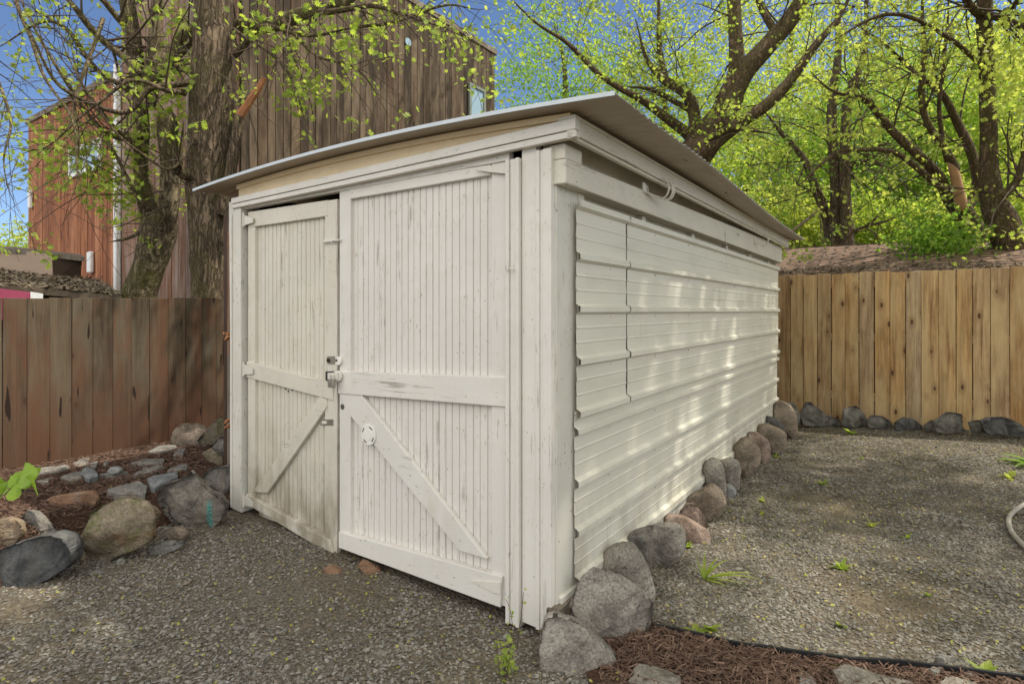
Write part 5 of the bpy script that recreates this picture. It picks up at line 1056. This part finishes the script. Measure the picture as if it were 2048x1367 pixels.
# shade maple standing in the yard to the right, its crown over the gravel
T = Tree("maple_tree", "spreading shade maple of the yard beyond the right edge", (8.6, 1.2, 0.02), 7, M['bark3'], M['leaf_y'])
p, r = T.limb([(8.6, 1.2, -.1, .32), (8.55, 1.25, 1.5, .25), (8.45, 1.3, 3.2, .21), (8.2, 1.4, 5.2, .16), (8.1, 1.5, 7.6, .10), (8.0, 1.5, 10, .05)], 16, .01, world=True)
for k in range(13):
    a = k * 2.4; z = 3.0 + k * .48; L_ = 3.5 - .08 * k; i = int(np.argmin(np.abs(p[:, 2] - z))); d = np.array([math.cos(a), math.sin(a), .32])
    pts = [(*(p[i] + d * L_ * t + np.array([0, 0, .35 * t * t])), .10 * (1 - t) + .012) for t in (0, .3, .65, 1)]
    p2, r2 = T.limb(pts, 8, .04, world=True); T.sprout(p2, r2, 12, .6, 1.7, 2, .15, .1, .03, 2.4, .9, .3)
for cx, cy, cz in ((6.2, 4.4, 6.6), (6.4, 2.0, 6.0), (5.4, 4.8, 6.9), (7.4, 5.0, 6.8), (4.2, 4.9, 6.9), (4.4, 4.7, 6.6), (5.9, 5.4, 6.7), (6.2, 5.9, 6.8), (3.9, 3.3, 6.2), (6.8, 6.6, 7.2)): T.puff((cx, cy, cz), (1.0, .9, .5), 620, .08, 'M', .22)  # unseen leaf clumps, placed to shade the siding and gravel
T.leaves(T.lp, .08, 3, .22); T.done()
# woodland beyond the fence
G6 = "leafy trees beyond the back fence"
for k, (u, Y, zc, rad, n, sz, mt, lb) in enumerate((
        (1500, 15.5, 4.2, (2.6, 1.6, 3.0), 9000, .085, 'leaf', "bright green leafy tree behind the big forked maple's right limb"), (1640, 17.5, 5.0, (3.0, 1.8, 4.0), 11000, .09, 'leaf_y', "yellow-green tree glowing behind the twin upright trunks"),
        (1790, 14.5, 4.6, (2.6, 1.6, 3.6), 13000, .08, 'leaf_g', "deeper green tree between the twin trunks and the leaning maple"), (1900, 17.5, 6.4, (3.2, 1.8, 4.6), 13000, .09, 'leaf_y', "tall yellow-green tree behind the stripped orange limb"),
        (2030, 13.5, 4.6, (2.6, 1.6, 3.8), 13000, .08, 'leaf', "fresh green tree behind the tall maple's bend"), (2200, 15.0, 6.0, (3.4, 2, 4.5), 11000, .09, 'leaf_y', "sunlit leafy tree at the far right edge"),
        (1330, 18.5, 7.4, (3.2, 1.8, 3.2), 6500, .085, 'leaf', "airy tree above the middle of the shed roof"), (1120, 19, 8.6, (3.2, 1.8, 3.0), 5200, .085, 'leaf_g', "open airy tree between the dark house and the forked maple"), (1560, 20, 9.6, (3.6, 2, 3.6), 6500, .09, 'leaf_y', "high thin crown above the forked maple's right limb"))):
    T = Tree("leafy_tree", lb, gbase(u, Y), 20 + k, M['bark3'], M[mt], G6); x = (u - CU) / FPX * Y; rg = T.rg
    p, r = T.limb([(x, Y, -.1, .22), (x + .1, Y, 1.5, .19), (x + rg.uniform(-.4, .4), Y, zc, .13), (x + rg.uniform(-.6, .6), Y, zc + rad[2] * .8, .04)], 10, .05, world=True)
    T.sprout(p, r, 22, 1.0, 2.6, 2, .3, .3, 0, 1.3, .5, .4); T.leaves(T.lp, sz * .8, 2, .2, 'K'); T.puff((x, Y, zc), rad, int(n * 1.7), sz * .78); T.done()
# shrubs and low growth behind the cedar fence
def shrub(label, u, v, Y, rad, n, size, mt, seed, name="shrub"):
    c = P(u, v, Y); T = Tree(name, label, (c.x, c.y, 0), seed, M['bark3'], M[mt]); T.root['category'] = "shrub"
    for k in range(7): T.grow((c.x + T.rg.uniform(-.2, .2), c.y, .0), (T.rg.normal() * .25, T.rg.normal() * .25, 1), c.z * T.rg.uniform(.8, 1.1), .015, 1, 0, .08, 1.5, .3)
    T.puff(c, rad, n, size, 'K', .22); T.leaves(T.lp, size, 2, .1, 'K'); T.done()
shrub("climbing green shrub covering the right end of the garage roof", 1880, 505, 8.6, (.55, .5, .55), 3800, .045, 'leaf_g', 41)
shrub("pale green bush glowing low between the garage and the leaning maple", 1940, 490, 11.5, (1.2, .8, 1.2), 5200, .06, 'leaf_y', 42)
shrub("fern-like green bush above the garage ridge", 1760, 455, 12.6, (1.4, .8, .8), 4200, .06, 'leaf', 43)
shrub("light green bush behind the far corner of the shed", 1560, 440, 13.2, (1.2, .8, 1.0), 3600, .06, 'leaf_y', 44)
shrub("yellow-green bush at the far left beside the orange house", 34, 500, 13.5, (.55, .6, .75), 1800, .05, 'leaf_y', 45)
shrub("dense hedge-like bush behind the right end of the cedar fence", 2090, 470, 10.5, (1.4, .8, 1.4), 6000, .06, 'leaf', 46)

# ------------------------------------------------------------------ small plants
def plant(name, label, cat, u, v, build, group=None, zoff=0.0, Yfix=None):
    Y = 3.0
    for _ in range(8):
        x = (u - CU) / FPX * Y; z = gh(x, Y) + zoff; Y = (CAMZ - z) * FPX / (v - HV)
    if Yfix: Y = Yfix
    x = (u - CU) / FPX * Y; o = empty(name, (x, Y, gz(x, Y))); tag(o, label, cat, group); build(o, Y); return o
def blade_mesh(rg, specs):
    V, F = [], []
    for (a, L_, w, up, curl) in specs:
        n = 7; k = len(V); d = np.array([math.cos(a), math.sin(a), 0]); sd_ = np.array([-d[1], d[0], 0]); pos = np.zeros(3); ang = up
        for i in range(n):
            ww = w * (1 - (i / (n - 1)) ** 2.2) * (.6 + .4 * min(1, i / 2)); V += [pos - sd_ * ww, pos + np.array([0, 0, -.25 * ww]), pos + sd_ * ww]
            pos = pos + (d * math.cos(ang) + np.array([0, 0, math.sin(ang)])) * L_ / (n - 1); ang -= curl / n
        for i in range(n - 1):
            b = k + 3 * i; F += [(b, b + 1, b + 4, b + 3), (b + 1, b + 2, b + 5, b + 4)]
    return np.array(V), np.array(F)
def strap(o, Y):
    rg = np.random.default_rng(3)
    sp = [(-.35, .30, .012, .45, .9), (-.25, .27, .013, .5, .8), (-.6, .22, .011, .35, .6), (.5, .15, .010, 1.0, .7), (1.2, .14, .010, 1.2, .5), (2.2, .11, .009, 1.3, .6), (.2, .18, .010, .9, .9), (-1.0, .15, .009, .3, .4), (2.9, .08, .009, 1.2, 1), (-.1, .12, .008, 1.1, .8)]
    link("leaf_blades", mesh_np("leaf_blades", *blade_mesh(rg, sp)), M['leaf'], o)
plant("strap_leaf_plant", "clump of green strap leaves flopped over the gravel", "plant", 1408, 1158, strap)
def seedling(h, nst, nl, size, seed, lean=.15, mt='leaf'):
    def f(o, Y):
        rg = np.random.default_rng(seed); m = MB(); lp = []
        for _ in range(nst):
            d = np.array([rg.normal() * lean, rg.normal() * lean, 1]); pts = [np.array([rg.normal() * .012, rg.normal() * .012, -.01])]
            L_ = h * rg.uniform(.55, 1.05)
            for i in range(6): d = d + rg.normal(0, .10, 3); d /= np.linalg.norm(d); pts.append(pts[-1] + d * L_ / 6)
            m.tube(pts, list(np.linspace(.0022, .0009, 7)), 4); lp += pts[2:]
        m.build("stem", M['twig'], o)
        lp = np.repeat(np.array(lp), max(1, nl), 0) + rg.normal(0, size * 1.0, (len(lp) * max(1, nl), 3)); lp[:, 2] = np.maximum(lp[:, 2], .004)
        v, fc = scatter(LM if size > .012 else LK, LMF if size > .012 else LKF, lp, size * rg.uniform(.5, 1.2, len(lp)), rand_rot(rg, len(lp), .7)); link("leaves", mesh_np("leaves", v, fc), M[mt], o)
    return f
plant("seedling", "thin leafy seedling growing up the shed's corner board", "seedling", 1032, 1290, seedling(.34, 2, 2, .011, 1, .12))
plant("seedling", "bushy pale seedling in the gravel before the corner boulder", "seedling", 1012, 1352, seedling(.17, 7, 3, .0125, 2, .3))
def rosette(n, size, seed, mt='leaf'):
    def f(o, Y):
        rg = np.random.default_rng(seed); sp = [(rg.uniform(0, 6.28), size * rg.uniform(.6, 1.2), size * rg.uniform(.16, .28), rg.uniform(.3, 1.2), rg.uniform(.3, 1.4)) for _ in range(n)]
        link("leaf_rosette", mesh_np("leaf_rosette", *blade_mesh(rg, sp)), M[mt], o)
    return f
G7 = "small weeds scattered over the gravel"
for i, (u, v, n, s, lb) in enumerate(((1700, 868, 10, .10, "bright weed in the gravel between two fence rocks"), (1645, 970, 6, .08, "small weed alone in the open gravel, nearest the border stones"), (1745, 1052, 8, .06, "yellowish weed in the middle of the gravel"),
        (1682, 1138, 12, .07, "upright weed tuft near the strap-leaf plant"), (1550, 912, 7, .06, "tiny weed beside the squat grey border stone"), (1526, 1003, 7, .05, "tiny yellow weed by the broad brown stone"), (1520, 1030, 6, .05, "yellow weed sprig on the sunlit gravel"),
        (1448, 1017, 6, .05, "sprout at the foot of the broad brown border stone"), (1375, 1095, 7, .05, "sprout between the pink slab and the wide grey stone"), (1390, 1262, 4, .075, "round-leaved sprout at the black edging"), (1420, 1255, 6, .07, "pale weed with folded leaves just above the edging"),
        (1970, 1350, 8, .08, "weed tuft at the right end of the edging"), (2018, 955, 8, .10, "yellow-green weed by the garden hose"), (1722, 918, 5, .05, "tiny lone weed in the gravel centre back"), (1815, 1075, 5, .05, "small weed sprig right of the gravel centre"), (1945, 848, 9, .09, "weed growing before the thin slanted fence rock"), (1880, 850, 8, .08, "weed at the foot of the tallest fence rock"), (1998, 852, 7, .08, "weed against the wide dark fence rock"),
        (1705, 845, 12, .10, "weed clump before the squarish fence rock"), (1758, 842, 10, .09, "weed clump beside the half-buried fence rock"), (1855, 1190, 6, .04, "little weed low in the near gravel"), (1680, 1250, 5, .05, "little star-shaped weed in the near gravel"))):
    plant("weed", lb, "weed", u, v, rosette(n, s, 100 + i, 'leaf_y' if 'yellow' in lb else 'leaf'), G7)
def broad(o, Y):
    rg = np.random.default_rng(9); sp = [(2.9, .32, .05, .35, .7), (3.5, .30, .05, .3, .6), (2.3, .28, .045, .5, .8), (4.2, .30, .05, .3, .6), (1.2, .3, .05, .6, .8)]
    link("leaf_blades", mesh_np("leaf_blades", *blade_mesh(rg, sp)), M['leaf_g'], o)
plant("broadleaf_plant", "broad pale green leaves poking in at the right edge", "plant", 2075, 930, broad)
# elm shoot close to the camera at the left edge
sh = empty("elm_shoot", (-1.42, 1.5, .62)); tag(sh, "bright green elm leaves on a shoot at the left edge", "shoot")
def elm_leaf(u, v, Y, L_, rot, pitch, roll, mt='leaf_near'):
    n = 12; vs = []; f = []
    for i in range(n + 1):
        t = i / n; w = .36 * math.sin(math.pi * min(1, t * .98 + .02) ** .8) ** .85 * (1 - .25 * t); z = -.22 * t * t
        sr = .025 * (i % 2)
        for s, k in ((-1, w + sr), (-.5, w * .5), (0, 0), (.5, w * .5), (1, w + sr)): vs.append((s / abs(s) * k if s else 0, t, z + (.10 * k if s else 0) + .018 * math.sin(t * 22 + abs(s))))
    for i in range(n):
        for j in range(4): f.append((i * 5 + j, i * 5 + j + 1, (i + 1) * 5 + j + 1, (i + 1) * 5 + j))
    Mx = Matrix.Rotation(rot, 3, 'Y') @ Matrix.Rotation(pitch, 3, 'X') @ Matrix.Rotation(roll, 3, 'Y'); b = P(u, v, Y) - sh.location
    me = bpy.data.meshes.new("leaf"); me.from_pydata([tuple(Mx @ Vector(q) * L_ + b) for q in vs], [], f); link("leaf", me, M[mt], sh, True)
m = MB(); m.tube([(-.04, .03, -.65), (-.03, .02, -.3), (-.02, 0, 0), tuple(P(-80, 1040, 1.5) - sh.location)], [.006, .0055, .005, .004], 6); m.tube([tuple(P(u, v, Y) - sh.location) for u, v, Y in ((-80, 1040, 1.5), (-30, 1010, 1.5), (10, 985, 1.5), (45, 978, 1.5), (60, 985, 1.49))], [.003, .003, .0025, .002, .0015], 6)
m.tube([tuple(P(u, v, Y) - sh.location) for u, v, Y in ((-80, 1040, 1.5), (-70, 900, 1.5), (-40, 750, 1.5), (-12, 690, 1.5))], [.004, .0035, .003, .002], 6); m.build("stem", M['twig'], sh, smooth_=True)
for a in ((52, 972, 1.48, .080, 2.35, -.7, .25), (72, 982, 1.46, .078, 2.05, -.8, -.5), (20, 975, 1.5, .075, -2.5, -.5, .3), (4, 990, 1.49, .065, 2.75, -.5, -.3), (40, 962, 1.52, .062, 1.35, -.9, .5), (-8, 965, 1.5, .07, .5, -.9, .2), (0, 955, 1.53, .06, 1.1, -.8, -.3), (-30, 1000, 1.5, .06, -2.6, -.6, 0), (20, 1000, 1.47, .045, 3.0, -.7, .4), (-14, 690, 1.5, .048, 2.1, -.6, .4), (-40, 750, 1.5, .06, .8, -.6, .1)): elm_leaf(*a)
# maple behind the photographer whose high limbs reach over the front yard
T = Tree("maple_tree", "shade maple behind the viewpoint reaching over the front gravel", (4.2, -1.6, 0.02), 8, M['bark3'], M['leaf'])
p, r = T.limb([(4.2, -1.6, -.1, .30), (4.1, -1.4, 1.6, .24), (3.9, -1.0, 3.4, .20), (3.5, -.3, 5.0, .15), (2.9, .6, 6.2, .10), (2.2, 1.4, 7.2, .05)], 14, .01, world=True)
for k, (e1, e2) in enumerate((((2.6, 1.6, 5.3), (1.4, 2.8, 5.6)), ((3.6, 1.6, 5.4), (3.9, 3.0, 5.6)), ((1.8, .6, 5.8), (.2, 1.6, 6.0)), ((4.6, .8, 5.6), (5.4, 2.2, 5.8)), ((2.9, 2.0, 6.2), (2.7, 3.4, 6.5)))):
    i = int(len(p) * (.5 + .06 * k)); p2, r2 = T.limb([(*p[i], .08), (*e1, .05), (*e2, .015)], 8, .03, world=True); T.sprout(p2, r2, 14, .5, 1.3, 2, .2, .3, 0, 2.4, .9, .3)
T.lp = [q for q in T.lp if q[2] > 2.3 + .60 * max(0, q[1])]
for cx, cy, cz in ((.4, 2.0, 5.6), (1.6, 2.3, 5.7), (2.9, 2.4, 5.9), (4.1, 2.2, 5.8), (.9, 1.0, 5.8), (2.4, 3.7, 6.3), (3.7, 3.3, 6.3), (3.2, 1.0, 5.9), (5.0, 1.4, 5.8)): T.puff((cx, cy, cz), (.95, .8, .4), 700, .075, 'M', .2)  # leaf clumps added out of view to keep the front gravel shaded
T.leaves(T.lp, .075, 3, .22); T.done()
